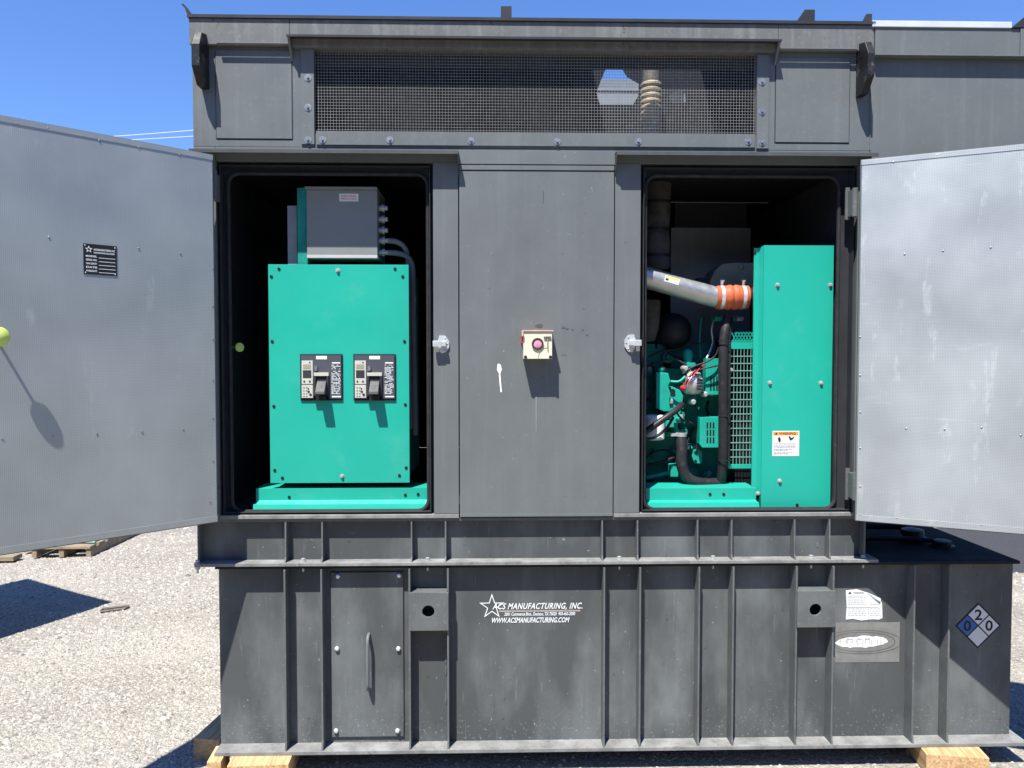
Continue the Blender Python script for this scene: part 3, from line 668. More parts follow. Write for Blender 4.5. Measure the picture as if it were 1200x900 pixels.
# plenum: side linings, baffle with openings, well wall
box('plenum_header', 'interior_paint', enc, XL+.041, XR-.041, .15, .156, AZ(80, 600, .15), ZTOP-.006, 0)
def baffle():
    Y = .45; P2 = lambda L: [(at(u, v, Y).x, at(u, v, Y).z) for u, v in L]
    h1 = P2([(710, 80.5), (729, 80.5), (735, 90), (749, 98), (748, 112), (742, 122.5), (703, 122.5), (699, 109), (704, 95)])
    h2 = P2([(797, 105), (803, 104), (804, 120), (788, 121.5), (784, 114), (787, 108)])
    zt, z0 = ZTOP-.006, 2.411
    xs0, xs1 = XL+.042, XR-.042
    a = h1; xm = at(766, 100, Y).x
    bm = bmesh.new()
    def loop(pts):
        vs = [bm.verts.new((x, Y, z)) for x, z in pts]
        return [bm.edges.new((vs[i], vs[(i+1) % len(vs)])) for i in range(len(vs))]
    es = loop([(xs0, z0), (xs1, z0), (xs1, zt), (xs0, zt)])+loop(h1)+loop(h2)
    bmesh.ops.triangle_fill(bm, use_beauty=True, use_dissolve=False, edges=es)
    ex = bmesh.ops.extrude_face_region(bm, geom=bm.faces[:])
    bmesh.ops.translate(bm, vec=(0, .004, 0), verts=[g for g in ex['geom'] if isinstance(g, bmesh.types.BMVert)])
    bmesh.ops.recalc_face_normals(bm, faces=bm.faces)
    mb = MB(); bm.verts.index_update(); mb.add([v.co.copy() for v in bm.verts], [tuple(v.index for v in f.verts) for f in bm.faces]); bm.free()
    build('baffle', mb, 'plenum_shade', enc)
baffle()
box('well_wall', 'galv_panel', enc, wx0, AX(752, 90, wy1), wy1+.001, wy1+.006, 2.411, AZ(93, 725, wy1), 0)
box('well_wall', 'interior_paint', enc, AX(752, 90, wy1)+.001, wx1+.15, wy1+.001, wy1+.006, 2.411, ZTOP+.03, 0)  # dark colour paints this length of wall as shadowed
box('well_wall', 'interior_panel', enc, wx0-.006, wx0-.001, .456, wy1, 2.411, ZTOP-.006, 0)
box('well_wall', 'interior_panel', enc, wx1+.001, wx1+.006, .456, wy1, 2.411, ZTOP-.006, 0)
# wire mesh and its clamping flats
def wire_mesh():
    mb = MB(); Y = .012; x0, x1, z0, z1 = mx0-.004, mx1+.004, mz0-.004, mz1
    r = .0005; n = 152
    for i in range(n+1):
        x = x0+(x1-x0)*i/n; mb.box(x-r, x+r, Y, Y+2*r, z0, z1)
    k = 31
    for i in range(k+1):
        z = z0+(z1-z0)*i/k; mb.box(x0, x1, Y-2*r, Y, z-r, z+r)
    build('wire_mesh', mb, 'wire_metal', enc, kind='stuff')
wire_mesh()
for nm, (u0, u1, v0, v1), ws in (('mesh_flat', (353, 368.5, 60, 171), [(361, 91), (361, 126), (361, 164)]),
                               ('mesh_flat', (370.5, 884.5, 155.5, 171.5), [(378, 164), (457, 164), (552, 165), (653, 166), (748, 166), (877, 166)]),
                               ('mesh_flat', (886.5, 900.5, 62, 172.5), [(893, 96), (893, 131), (893, 167)])):
    p = box(nm, 'upper_paint', enc, AX(u0, 120), AX(u1, 120), -.0065, -.0008, AZ(v1), AZ(v0), .0008)
    for u, v in ws: put('screw', WASHER_SCREW, p, at(u, v, -.0065))
# drip caps over the doors
for u0, u1, v0 in ((221, 537, 174), (723, 1030, 177)):
    Y = -.058; x0, x1 = AX(u0, 180, Y), AX(u1, 180, Y); zt = AZ(v0, (u0+u1)/2, Y)
    build('drip_cap', MB().prism_x([(0-.0005, zt+.004), (Y, zt-.003), (Y, zt-.017), (Y+.004, zt-.017), (Y+.004, zt-.007), (-.0005, zt-.002)], x0, x1), 'cap_paint', enc, bevel=.0008)
    for a in (x0+.0005, x1-.0045):
        if a > -1.0 and a < 1.3:
            build('cap_end', MB().prism_x([(-.0105, zt-.006), (Y+.005, zt-.009), (Y+.005, zt-.016), (-.0105, zt-.09)], a, a+.004), 'cap_paint', enc, bevel=.0005)
# door-hook lugs beside the vent, deepened to stand in for side and shadow
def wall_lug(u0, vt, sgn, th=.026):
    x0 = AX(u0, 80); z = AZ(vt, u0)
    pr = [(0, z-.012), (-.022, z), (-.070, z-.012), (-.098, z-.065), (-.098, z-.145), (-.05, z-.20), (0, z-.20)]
    o = build('door_hook', MB().prism_x(pr, x0, x0+th), 'shaded_lug', enc, bevel=.003)
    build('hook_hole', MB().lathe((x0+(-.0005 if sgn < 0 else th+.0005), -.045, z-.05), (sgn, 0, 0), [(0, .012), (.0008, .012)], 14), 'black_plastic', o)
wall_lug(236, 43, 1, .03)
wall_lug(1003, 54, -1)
# discharge hood
zh0 = 1.45
box('hood_panel', 'upper_paint', enc, XR+.0015, XH, 0.001, .03, zh0, AZ(69, 1100)-.001, .0015)
box('hood_panel', 'upper_paint', enc, XH-.03, XH-.0005, .031, DEPTH-.031, zh0, AZ(69, 1100)-.001, .0015)
box('hood_panel', 'upper_paint', enc, XR+.0015, XH, DEPTH-.03, DEPTH, zh0, AZ(69, 1100)-.001, .0015)
box('hood_fascia', 'upper_paint', enc, XR+.0015, XH+.002, -.024, DEPTH, AZ(69, 1100), ZTOP-.012, .002)
box('hood_rib', 'upper_paint', enc, AX(1190, 50), AX(1200, 50), -.030, -.0245, AZ(69, 1100), ZTOP-.013, .002)
box('hood_roof_strip', 'roof_strip', enc, AX(1022.5, 28, -.03), AX(1186, 28, -.03), -.03, .09, ZTOP-.0115, ZTOP+.012, .002)
box('hood_roof', 'dark_paint', enc, XR+.0015, XH, .0905, DEPTH, ZTOP-.0115, ZTOP+.005, .001)
build('roof_tab', MB().prism_y([(AX(1184, 28, -.02), ZTOP-.01), (AX(1212, 28, -.02), ZTOP-.01), (AX(1212, 28), ZTOP+.05), (AX(1196, 28), ZTOP+.035)], -.032, -.0305+.015), 'dark_paint', enc, bevel=.001)
# panel seams
box('seam_cover', 'upper_paint', enc, AX(1019.5, 120), XR-.0005, -.004, -.0003, ZC+.003, ZFA-.03, .0008)
# latch keepers on the jambs
for u, v, s in ((519, 403, -1), (739, 402, 1)):
    c = at(u, v, -.002); rt = empty('tmp', c, 'x', 'x'); bpy.data.objects.remove(rt)
    pr = [(c.x+dx*s*.0033, c.z+dz*.0033) for dx, dz in ((4, 10), (-3, 9.5), (-7.5, 3), (-7.5, -4), (-3, -10), (2, -11), (5, -5), (6, 3))]
    k = build('latch_plate', MB().prism_y(pr, -.008, -.0003), 'chrome', enc, bevel=.001)
    build('latch_tongue', MB().box(c.x+s*.004, c.x+s*.037, -.036, -.020, c.z-.011, c.z+.012).box(c.x-.009, c.x+.013, -.034, -.0081, c.z-.009, c.z+.009), 'chrome', k, bevel=.003)
    for dx, dz in ((-3, 6.5), (-3, -7), (-5.5, 0)):
        put('screw', SCREW, k, (c.x+dx*s*.0033, -.008, c.z+dz*.0033))
# paint scar and dripped white smear on the centre panel
mb = MB()
def blob(L, y, m, nm):
    pts = [(at(u, v, y).x, at(u, v, y).z) for u, v in L]; return build(nm, MB().prism_y(pts, y-.001, y+.0003), m, enc)
blob([(583, 427), (585, 426), (587, 428), (588, 433), (586.3, 438), (587, 447), (588, 459), (586.6, 460), (585.4, 449), (584.6, 438), (582.4, 433)], -.004, 'white_print', 'paint_scar')
for i, (u, v, r) in enumerate(((660, 383.5, 1.9), (664.5, 385, 1.4), (671, 386.5, .8), (683, 386.5, .8), (688, 392.5, .9), (632, 382, 3))):
    L = [(u+r*1.4*math.cos(t)*random.uniform(.8, 1.2), v+r*.8*math.sin(t)*random.uniform(.8, 1.2)) for t in [k*math.pi/5 for k in range(10)]]
    blob(L, -.004, 'tank_paint', 'paint_chip')
blob([(636.2, 224), (637, 224), (636.9, 238), (636.4, 238)], -.004, 'tank_paint', 'scratch')
blob([(627.9, 465), (628.6, 465), (628.5, 505), (628.1, 505)], -.004, 'faint_streak', 'drip_mark')

# ---------------------------------------------------------------- doors
def door(hu, q, ang, s, zt, zb, width, label, sheet):
    h = at(hu, 400, q); dx, dy = s*math.cos(R_(ang)), -math.sin(R_(ang))
    rot = math.atan2(dy, dx); fs = 1 if s < 0 else -1           # viewer side is local +y on the s<0 door
    th = .05
    d = bpy.data.objects.new('door', None)
    mb = MB().box(0, width, 0-.0 if fs < 0 else -th, th if fs < 0 else 0, zb, zt)
    c = Vector((0, 0, 0))
    me = bpy.data.meshes.new('door'); me.from_pydata([v for v in mb.v], [], mb.f)
    bm = bmesh.new(); bm.from_mesh(me); bmesh.ops.recalc_face_normals(bm, faces=bm.faces)
    bmesh.ops.bevel(bm, geom=bm.edges[:], offset=.003, segments=2, profile=.6, affect='EDGES'); bm.to_mesh(me); bm.free()
    me.materials.append(MATS['grey_paint'])
    bpy.data.objects.remove(d)
    d = bpy.data.objects.new('door', me); COL.objects.link(d); d.parent = enc
    d.location = Vector((h.x, h.y, 0)) - WLOC[enc.name]; d.rotation_euler = (0, 0, rot); d['label'] = label
    WLOC[d.name] = Vector((h.x, h.y, 0)); LOFF[d.name] = Vector()
    def P(u, v):                                               # photo position -> local (x, z)
        r = _f + _r*((u-600)/FPX) + _u*((450-v)/FPX)
        n = Vector((-dy, dx, 0)); t = (Vector((h.x, h.y, 0))-CAM).dot(n)/r.dot(n); p = CAM+r*t
        return ((p-Vector((h.x, h.y, 0))).dot(Vector((dx, dy, 0))), p.z)
    ln = build('lining_sheet', MB().box(.006, width-.012, .0004*fs, .0024*fs, zb+.006, zt-.006), sheet, d, local=True)
    for z0, z1 in ((zb+.004, zb+.026), (zt-.022, zt-.004)):
        build('edge_fold', MB().box(.004, width-.01, .0026*fs, .0042*fs, z0, z1), sheet, d, local=True, bevel=.0006)
    return d, P, fs, zt, zb, width, ln
def rivets(D, pts):
    d, P, fs = D[:3]
    for u, v in pts:
        x, z = P(u, v)
        if .008 < x < D[5]-.015 and D[4]+.006 < z < D[3]-.006:
            o = bpy.data.objects.new('screw', SCREW); COL.objects.link(o); o.parent = d; o.location = (x, .0024*fs, z)
            o.rotation_euler = (0, 0, math.pi if fs > 0 else 0)
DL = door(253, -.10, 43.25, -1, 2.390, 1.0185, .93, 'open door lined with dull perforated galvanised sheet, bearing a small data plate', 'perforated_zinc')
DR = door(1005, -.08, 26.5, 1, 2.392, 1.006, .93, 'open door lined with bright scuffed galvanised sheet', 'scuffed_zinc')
rivets(DL, [(56, 150), (116, 165), (162, 173), (210, 182), (57, 278), (162, 291), (211, 297), (249, 195), (249, 228), (249, 270), (249, 315), (249, 359), (249, 397), (249, 445), (249, 490), (249, 540), (246, 588),
            (2, 514), (62, 511), (113, 508), (166, 506), (214, 503), (63, 639), (112, 634), (165, 627), (215, 618), (10, 650), (20, 145)])
rivets(DR, [(1008, 190), (1047, 190), (1098, 182), (1148, 175), (1008, 230), (1008, 270), (1008, 314), (1008, 357), (1008, 395), (1008, 440), (1008, 483), (1008, 525), (1008, 570), (1008, 603), (1051, 607), (1098, 611), (1150, 615),
            (1060, 298), (1105, 294), (1161, 290), (1062, 502), (1107, 503), (1150, 501), (1196, 510)])
# hinges
for v in (238, 569):
    c = at(1000, v, -.03)
    k = build('hinge', MB().tube([(c.x, -.045, c.z-.055), (c.x, -.045, c.z+.055)], .011, 12).box(c.x-.020, c.x-.004, -.008, -.0004, c.z-.06, c.z+.065).box(c.x-.012, c.x+.004, -.045, -.008, c.z-.05, c.z+.05), 'rib_paint', enc, bevel=.001)
for v in (218, 590):
    c = at(256, v, -.05)
    build('hinge', MB().tube([(c.x-.012, -.06, c.z-.055), (c.x-.012, -.06, c.z+.055)], .011, 12).box(c.x-.03, c.x-.012, -.06, -.0004, c.z-.05, c.z+.05), 'rib_paint', enc, bevel=.001)
# data plate and release knob on the dull door
def data_plate():
    d, P, fs = DL[:3]
    x0, zt = P(97, 283); x1, _ = P(136.5, 300); _, zb = P(97, 319)
    y = .0026
    pl = build('data_plate', MB().box(min(x0, x1), max(x0, x1), y, y+.0016, zb-.006, zt-.006), 'black_plastic', d, local=True)
    pl['label'] = 'small black data plate with white lettering and star'
    yy = y+.0018
    W = abs(x1-x0); H = zt-zb; fx = lambda a: x0-a*W if x1 < x0 else x0+a*W
    # as seen by the viewer, local x runs towards the left
    fx = lambda a: x0+(x1-x0)*a; fz = lambda b: zt-.006-b*H
    mb = MB()
    def tx(s, a0, a1, b0, b1, sh=0):
        v, f = text_geo(s, sh); mb.add([(fx(a0+(a1-a0)*p), yy, fz(b1+(b0-b1)*q)) for p, q in v], f)
    tx('ACS MANUFACTURING, INC.', .30, .95, .14, .22, .2); tx('CUSTOM POWER ENCLOSURES', .30, .93, .25, .30)
    for i in range(5):
        b = .37+i*.12; tx(('MODEL', 'SERIAL NO.', 'TANK CAPACITY', 'DATE', 'WEIGHT')[i], .07, .40, b, b+.06)
        mb.add([(fx(a), yy, fz(c_)) for a, c_ in ((.45, b+.06), (.95, b+.06), (.95, b+.075), (.45, b+.075))], [(0, 1, 2, 3)])
    cx, cz = .16, .18
    k = [(fx(cx+(.12 if i % 2 == 0 else .05)*math.sin(i*math.pi/5)), yy, fz(cz-(.12 if i % 2 == 0 else .05)*math.cos(i*math.pi/5))) for i in range(10)]
    k2 = [(fx(cx+(.075 if i % 2 == 0 else .03)*math.sin(i*math.pi/5)), yy, fz(cz-(.075 if i % 2 == 0 else .03)*math.cos(i*math.pi/5))) for i in range(10)]
    mb.add(k+k2, [(i, 10+i, 10+(i+1) % 10, (i+1) % 10) for i in range(10)])
    for a, b in ((.05, .05), (.94, .06), (.05, .94), (.94, .94)):
        mb.add([(fx(a+.02*math.cos(t)), yy, fz(b+.02*math.sin(t))) for t in [i*math.pi/4 for i in range(8)]], [tuple(range(8))])
    o = bpy.data.meshes.new('plate_lettering'); o.from_pydata([v-LOFF[pl.name] for v in mb.v], [], mb.f); o.materials.append(MATS['white_print'])
    mesh_obj('plate_lettering', o, None, pl)
data_plate()
def knob():
    d, P, fs = DL[:3]
    x, z = P(-6, 395)
    k = build('release_knob', MB().lathe((x, .045, z), (0, 1, 0), [(0, .012), (.004, .026), (.012, .030), (.020, .027), (.026, .015), (.028, .004)], 20), 'knob_lime', d, local=True, smooth=True)
    build('rod', MB().lathe((x, .002, z), (0, 1, 0), [(0, .014), (.003, .014), (.003, .0045), (.044, .0045)], 10), 'zinc', k, local=True)
knob()

# ------------------------------------------------------------------ emergency call box on the centre panel
def call_box():
    y0 = -.076; c = at(630, 420, -.004)
    e = empty('emergency_stop_box', (c.x, -.004, c.z), 'small cream emergency stop box with red hood on the centre panel', 'switch box')
    x0, x1 = AX(613.5, 405, y0), AX(647, 405, y0); z0, z1 = AZ(420.5, 630, y0), AZ(388.5, 630, y0)
    box('housing', 'call_box', e, x0, x1, y0, -.0045, z0, z1, .002)
    build('hood', MB().box(x0-.006, x1+.005, y0-.005, -.0045, z1+.0005, z1+.005).box(x0-.006, x0-.0005, y0-.012, -.0045, z1-.018, z1), 'pale_red', e, bevel=.0008)
    build('back_box', MB().box(x0-.007, x0-.0008, -.03, -.0046, z0+.06, z1-.019), 'red_paint', e, bevel=.0008)
    b = at(630, 403, y0)
    k = build('button_ring', MB().ring_y(circ(b.x, b.z, .0225, 28), circ(b.x, b.z, .0165, 28), y0-.006, y0), 'breaker_dark', e)
    build('button', MB().lathe((b.x, y0+.0, b.z), (0, -1, 0), [(0, .0163), (.003, .0163), (.0045, .012), (.005, .002)], 20), 'pink_print', k, smooth=True)
    h = at(641.5, 396, y0); mb = MB(); yy = y0-.004
    mb.tube([(h.x, yy, h.z+.006), (h.x+.001, yy, h.z-.045)], .0022, 8).tube([(h.x-.014, yy, h.z+.004), (h.x+.013, yy, h.z+.005)], .0045, 8)
    build('hammer', mb, 'olive_plastic', e)
    pts = [Vector((h.x-.002, yy, h.z-.03)), Vector((h.x-.02, yy, h.z-.034)), Vector((b.x+.004, yy, b.z-.032)), Vector((b.x, yy, b.z-.05))]
    build('hammer_chain', MB().tube(pts, .0008, 6), 'olive_plastic', e)
    for u in (615.8, 645): put('screw', SCREW_DARK, e, at(u, 418.3, y0))
call_box()

# ------------------------------------------------------------------ control cabinet bay
YC = .09
cab = empty('control_cabinet', (AX(396, 560, YC), .3, ZSILL), 'teal steel control cabinet with two circuit breakers inside the enclosure', 'cabinet')
x0, x1 = AX(313.5, 440, YC), AX(480.5, 440, YC); x0 = AX(315.5, 440, YC); x1 = AX(479.5, 440, YC)
z0, z1 = AZ(566, 396, YC), AZ(310, 396, YC)
door_p = box('front_cover', 'teal_paint', cab, x0, x1, YC, YC+.012, z0, z1, .002)
box('body', 'teal_shaded', cab, x0+.012, x1-.012, YC+.0125, .62, z0+.01, z1-.004, .002)
for u, v, k in ((327, 315, 0), (318, 324, 0), (396, 317, 1), (463, 315, 0), (472, 324, 0), (319, 400, 0), (474, 400, 0), (321, 476, 0), (475, 474, 0), (322, 551, 0), (331, 560, 0), (401, 558, 1), (468, 557, 0), (476, 548, 0)):
    put('screw' if not k else 'bolt', SCREW_DARK if not k else BOLT, door_p, at(u, v, YC))
def breaker(u0):
    y = YC
    a, b, c, d = trect(u0, u0+49.5, 415, 469.5, y-.004)
    k = build('circuit_breaker', MB().box(a, b, y-.006, y, c, d), 'black_plastic', cab, bevel=.001)
    a, b, c, d = trect(u0+1.2, u0+48, 416.3, 467, y-.007); build('face', MB().box(a, b, y-.009, y-.006, c, d), 'breaker_grey', k, bevel=.0005)
    def r(nm, p, q, s, t, m_, y0, y1): 
        a, b, c, d = trect(u0+p, u0+q, s, t, y-.01); return build(nm, MB().box(a, b, y-y1, y-y0, c, d), m_, k, bevel=.0004)
    r('trip_unit', 1.6, 14.6, 422.5, 450, 'cream_plastic', .009, .0115); r('trip_unit', 1.6, 14.6, 451, 466.2, 'cream_plastic', .009, .0112)
    r('display', 3.3, 12.6, 427, 432.3, 'olive_plastic', .0115, .0122); r('keypad', 3, 13, 433.8, 443, 'breaker_dark', .0115, .0122)
    r('nameplate', 18.5, 31, 417.2, 421, 'white_print', .009, .0098)
    r('push_button', 16.7, 20.2, 429, 434.5, 'screw_steel', .009, .017)
    for p, q, s, t, m_ in ((16.2, 33.5, 436.5, 440.5, 'cream_plastic'), (16.2, 18.6, 440.5, 468.5, 'breaker_dark'), (31.4, 33.5, 440.5, 468.5, 'breaker_dark'), (16.2, 33.5, 463.5, 469.3, 'black_plastic')):
        r('handle_frame', p, q, s, t, m_, .009, .020 if t > 468 else .018)
    r('handle_slot', 18.6, 31.4, 440.5, 463.5, 'black_plastic', .009, .012)
    a, b, c, d = trect(u0+19.3, u0+30.2, 445, 462, y-.03)
    build('toggle', MB().prism_x([(y-.012, d-.003), (y-.028, d-.006), (y-.062, c+.012), (y-.066, c+.002), (y-.050, c-.002), (y-.012, c+.016)], a, b), 'breaker_dark', k, bevel=.0015)
    mb = MB(); yy = y-.0096; rnd = random.Random(int(u0))
    a, b, c, d = trect(u0+37, u0+46.5, 424.5, 426, yy); mb.box(a, b, yy, yy+.0004, c, d)
    a, b, c, d = trect(u0+37, u0+47.5, 464, 465.6, yy); mb.box(a, b, yy, yy+.0004, c, d)
    for i in range(24):
        v = 427.5+i*1.45; u = 36.5
        while u < 46:
            wd = rnd.uniform(.6, 3); 
            if rnd.random() < .68:
                a, b, c, d = trect(u0+u, u0+min(u+wd, 47), v, v+.75, yy); mb.box(a, b, yy, yy+.0004, c, d)
            u += wd+.5
    for s_, p, q, v in (('1', 20, 23, 417.9),): pass
    build('rating_print', mb, 'faded_print', k)
    mb = MB(); yy = y-.0124
    for p, v, rr in ((4.5, 447, 1.2), (11, 447, 1.2), (11, 424.8, .9), (9.6, 459, 1.4), (11.8, 462.5, 1.6), (9.2, 455.5, .9)):
        q = at(u0+p, v, yy); mb.lathe((q.x, yy+.0012, q.z), (0, -1, 0), [(0, rr*.0033), (.0014, rr*.0033)], 10)
    for v in (454, 457.5, 461, 464):
        for p in (3.4, 6.5): a, b, c, d = trect(u0+p, u0+p+1.6, v, v+.6, yy); mb.box(a, b, yy, yy+.001, c, d)
    build('dials', mb, 'breaker_dark', k)
breaker(352); breaker(414.3)
# grey junction box above the cabinet
YJ = .10
jb = empty('junction_box', (AX(400, 302, YJ), .2, z1), 'grey metal junction box with conduit fittings above the teal cabinet', 'junction box')
a, b, c, d = trect(359.5, 442, 222.5, 302, YJ)
box('case', 'box_grey', jb, a, b, YJ, .32, c+.012, d, .0015)
box('lit_lower_edge', 'sunlit_edge', jb, a, b, YJ-.0015, .32, c-.001, c+.0115, .001)  # sunlit foot of the case, painted brighter
box('lid_lip', 'box_grey', jb, a-.004, b+.001, YJ-.012, .325, d+.0005, d+.010, .001)
q = trect(397.5, 420, 227, 236, YJ); lab = build('label', MB().box(q[0], q[1], YJ-.0008, YJ, q[2], q[3]), 'sticker_white', jb)
mb = MB(); t_ = trect(400, 417, 229, 231, YJ); text_into(mb, 'CAUTION', *t_, YJ-.0012); t_ = trect(400, 418, 232.3, 233.8, YJ); text_into(mb, 'MADE IN U.S.A.', *t_, YJ-.0012); build('print', mb, 'red_paint', lab)
q = trect(348.5, 358.6, 220, 309, YJ+.01); box('mounting_plate', 'teal_shaded', jb, q[0], a-.0005, YJ+.01, .33, z1-.02, q[3], .001)
q = trect(337, 348, 241, 305, YJ+.03); box('side_panel', 'galv_panel', jb, q[0], q[1], YJ+.03, YJ+.04, z1-.02, q[3], .001)
for i, v in enumerate((244, 257, 270, 282, 296)):
    p = at(443, v, .16)
    mb = MB().lathe((b, .16, p.z), (1, 0, 0), [(0, .012), (.012, .012), (.012, .016), (.022, .016), (.022, .010), (.034, .010)], 12)
    build('conduit_fitting', mb, 'zinc', jb)
for v, uu, vv in ((282, 478, 310), (296, 484, 318)):
    p = at(443, v, .16); e_ = at(uu, vv, .2)
    mb = MB(); P0 = Vector((b+.034, .16, p.z)); P3 = e_; pts = []
    for i in range(13):
        t = i/12; pts.append(P0*(1-t)**3+(P0+Vector((.07, 0, .0)))*3*t*(1-t)**2+(P3+Vector((0, 0, .06)))*3*t*t*(1-t)+P3*t**3)
    pts += [e_+Vector((.002*k, 0, -.17*k)) for k in range(1, 5)]
    build('flexible_conduit', mb.tube(pts, .0115, 10), 'conduit_grey', jb, smooth=True)
# teal skid rail of the generator seen in both bays, engine set
gen = empty('diesel_generator', (.2, .9, ZSILL), 'teal diesel engine with hoses, alternator and radiator guard inside the enclosure', 'engine')
for (u0, u1) in ((300, 502), (757, 886)):
    a, b = AX(u0, 585, .10), AX(u1, 585, .10)
    za, zb_ = AZ(572, (u0+u1)/2, .10), AZ(586, (u0+u1)/2, .10)
    build('base_rail', MB().prism_x([(.10, zb_), (.10, za), (.24, za), (.24, ZSILL), (.058, ZSILL), (.058, AZ(597, 400, .058)), (.064, AZ(591, 400, .058)), (.085, AZ(590, 400, .085))], a, b), 'teal_paint', gen, bevel=.0012)
for u, v in ((339, 582.5), (490, 579), (475, 580), (832, 579), (848, 579)): put('screw', SCREW_DARK, gen, at(u, v, .10))
# radiator side cover
YR = .085
a, b, c, d = trect(893.5, 975, 287.5, 594, YR); a2 = AX(882.5, 440, YR+.02)
cov = build('radiator_cover', MB().prism_y([(a, c), (b, c), (b, d), (a, d)], YR, YR+.03).add(*(lambda: ([(a2, YR+.022, c+.055), (a-.012, YR+.022, c+.055), (a-.0005, YR+.002, c+.055), (a2, YR+.022, d-.008), (a-.012, YR+.022, d-.008), (a-.0005, YR+.002, d-.001), (a-.0005, YR+.03, c+.055), (a-.0005, YR+.03, d-.008), (a2, YR+.03, c+.055), (a2, YR+.03, d-.008)], [(0, 1, 4, 3), (1, 2, 5, 4), (0, 3, 9, 8), (3, 4, 5, 7, 9), (0, 8, 6, 2, 1)]))()), 'teal_paint', gen)
for u, v in ((911, 334), (973, 334), (902, 448.5), (962, 449), (913.5, 563.5)): put('bolt', BOLT, cov, at(u, v, YR))
put('bolt', BOLT, cov, at(888, 578, YR+.0)); put('screw', SCREW_DARK, cov, at(884.5, 296, YR+.022)); put('screw', SCREW_DARK, cov, at(934, 591.5, YR))
def warning():
    y = YR-.001; e = empty('warning_label', at(921, 535, YR), 'orange and white warning label with pictograms on the teal radiator cover', 'label')
    q = trect(905, 936.5, 505, 534.5, YR); build('paper', MB().box(q[0], q[1], y, YR, q[2], q[3]), 'sticker_white', e)
    q = trect(906, 935.6, 506, 510, y); build('header', MB().box(q[0], q[1], y-.0004, y, q[2], q[3]), 'sticker_orange', e)
    mb = MB(); yy = y-.0009
    text_into(mb, 'WARNING', *trect(913, 932.5, 506.4, 509.4, yy), yy); q = trect(908, 911.5, 506.3, 509.3, yy); mb.add([(q[0], yy, q[2]), (q[1], yy, q[2]), ((q[0]+q[1])/2, yy, q[3])], [(0, 1, 2)])
    for L in ([(911.5, 514), (913, 512), (914.5, 513), (915, 516), (914, 518.6), (912.5, 517.5), (912, 515.5)], [(924, 511.2), (926, 511.5), (927.5, 513.5), (929.5, 512), (931, 511.3), (929.5, 514), (928, 515.5), (925.8, 515.8)]):
        mb.add([(*(lambda p: (p.x, yy, p.z))(at(u, v, yy)),) for u, v in L][::-1], [tuple(range(len(L)))])
    build('pictograms', mb, 'black_print', e)
    mb = MB(); rnd = random.Random(1)
    for v, ue in ((519.6, 933), (522, 933), (523.5, 932), (525.8, 928), (527.2, 923), (530, 930), (531.4, 924)):
        u = 907
        while u < ue:
            wd = rnd.uniform(1, 3.4); q = trect(u, min(u+wd, ue), v, v+.6, yy); mb.box(q[0], q[1], yy, yy+.0003, q[2], q[3]); u += wd+.7
    build('fine_print', mb, 'line_print', e)
warning()
# radiator core dark behind and fan guard grid
YG = .2
def guard():
    a, b, c, d = trect(854, 884, 400, 549, YG)
    k = build('fan_guard', MB().box(a, b, YG, YG+.006, AZ(409, 868, YG), AZ(401, 868, YG)).box(a, b, YG, YG+.006, c, AZ(544, 868, YG)).box(a, a+.006, YG, YG+.006, AZ(544, 868, YG), AZ(409, 868, YG)), 'teal_paint', gen, bevel=.0008)
    mb = MB(); zt, zb = AZ(409, 868, YG), AZ(544, 868, YG)
    x = a+.006
    while x < b: mb.box(x, x+.0018, YG+.001, YG+.005, zb, zt); x += .0142
    n = 16
    for i in range(1, n): z = zb+(zt-zb)*i/n; mb.box(a+.004, b, YG-.0005, YG+.0012, z-.0019, z+.0019)
    build('guard_bars', mb, 'guard_paint', k, kind='stuff')
    mb = MB(); q0, q1, q2, q3 = trect(856, 884, 389, 400.5, YG)
    for i in range(7):
        x = q0+.008+i*.0135; mb.add([(x, YG, q2+.006), (x+.004, YG, q2+.006), (x+.022, YG, q3), (x+.018, YG, q3)], [(0, 1, 2, 3)])
        mb.add([(x+.012, YG+.001, q2+.006), (x+.016, YG+.001, q2+.006), (x-.002, YG+.001, q3), (x-.006, YG+.001, q3)], [(0, 1, 2, 3)])
    mb.box(q0, q1, YG, YG+.003, q2, q2+.006)
    build('guard_lattice', mb, 'teal_engine', k, kind='stuff')
    put('bolt', BOLT, k, at(856.5, 433.5, YG))
guard()
box('radiator_core', 'black_plastic', gen, AX(850, 480, .34), AX(905, 480, .34), .34, .5, 1.05, AZ(395, 868, .34), .002)
# guard boxes with slots
for (u0, u1, v0, v1, cols, rows) in ((827, 845, 420, 462.5, 3, 2), (820, 846, 489, 524.5, 3, 3)):
    Y = .235; a, b, c, d = trect(u0, u1, v0, v1, Y)
    k = build('belt_guard', MB().prism_y([(a+.012, c), (b, c), (b, d), (a, d), (a, c+.015)] if rows == 3 else [(a, c), (b, c), (b, d), (a, d)], Y, Y+.05), 'teal_engine', gen, bevel=.0015)
    mb = MB()
    su0 = u0+(8 if rows == 3 else 5); sv0, sv1 = (v0+6, v1-3.5) if rows == 3 else (441, 459.5)
    for i in range(cols):
        for j in range(rows):
            uu = su0+i*3.6; hh = (sv1-sv0)/rows
            q = trect(uu, uu+1.9, sv0+j*hh, sv0+(j+1)*hh-1.6, Y); mb.box(q[0], q[1], Y-.0006, Y+.001, q[2], q[3])
    build('guard_slots', mb, 'black_plastic', k)
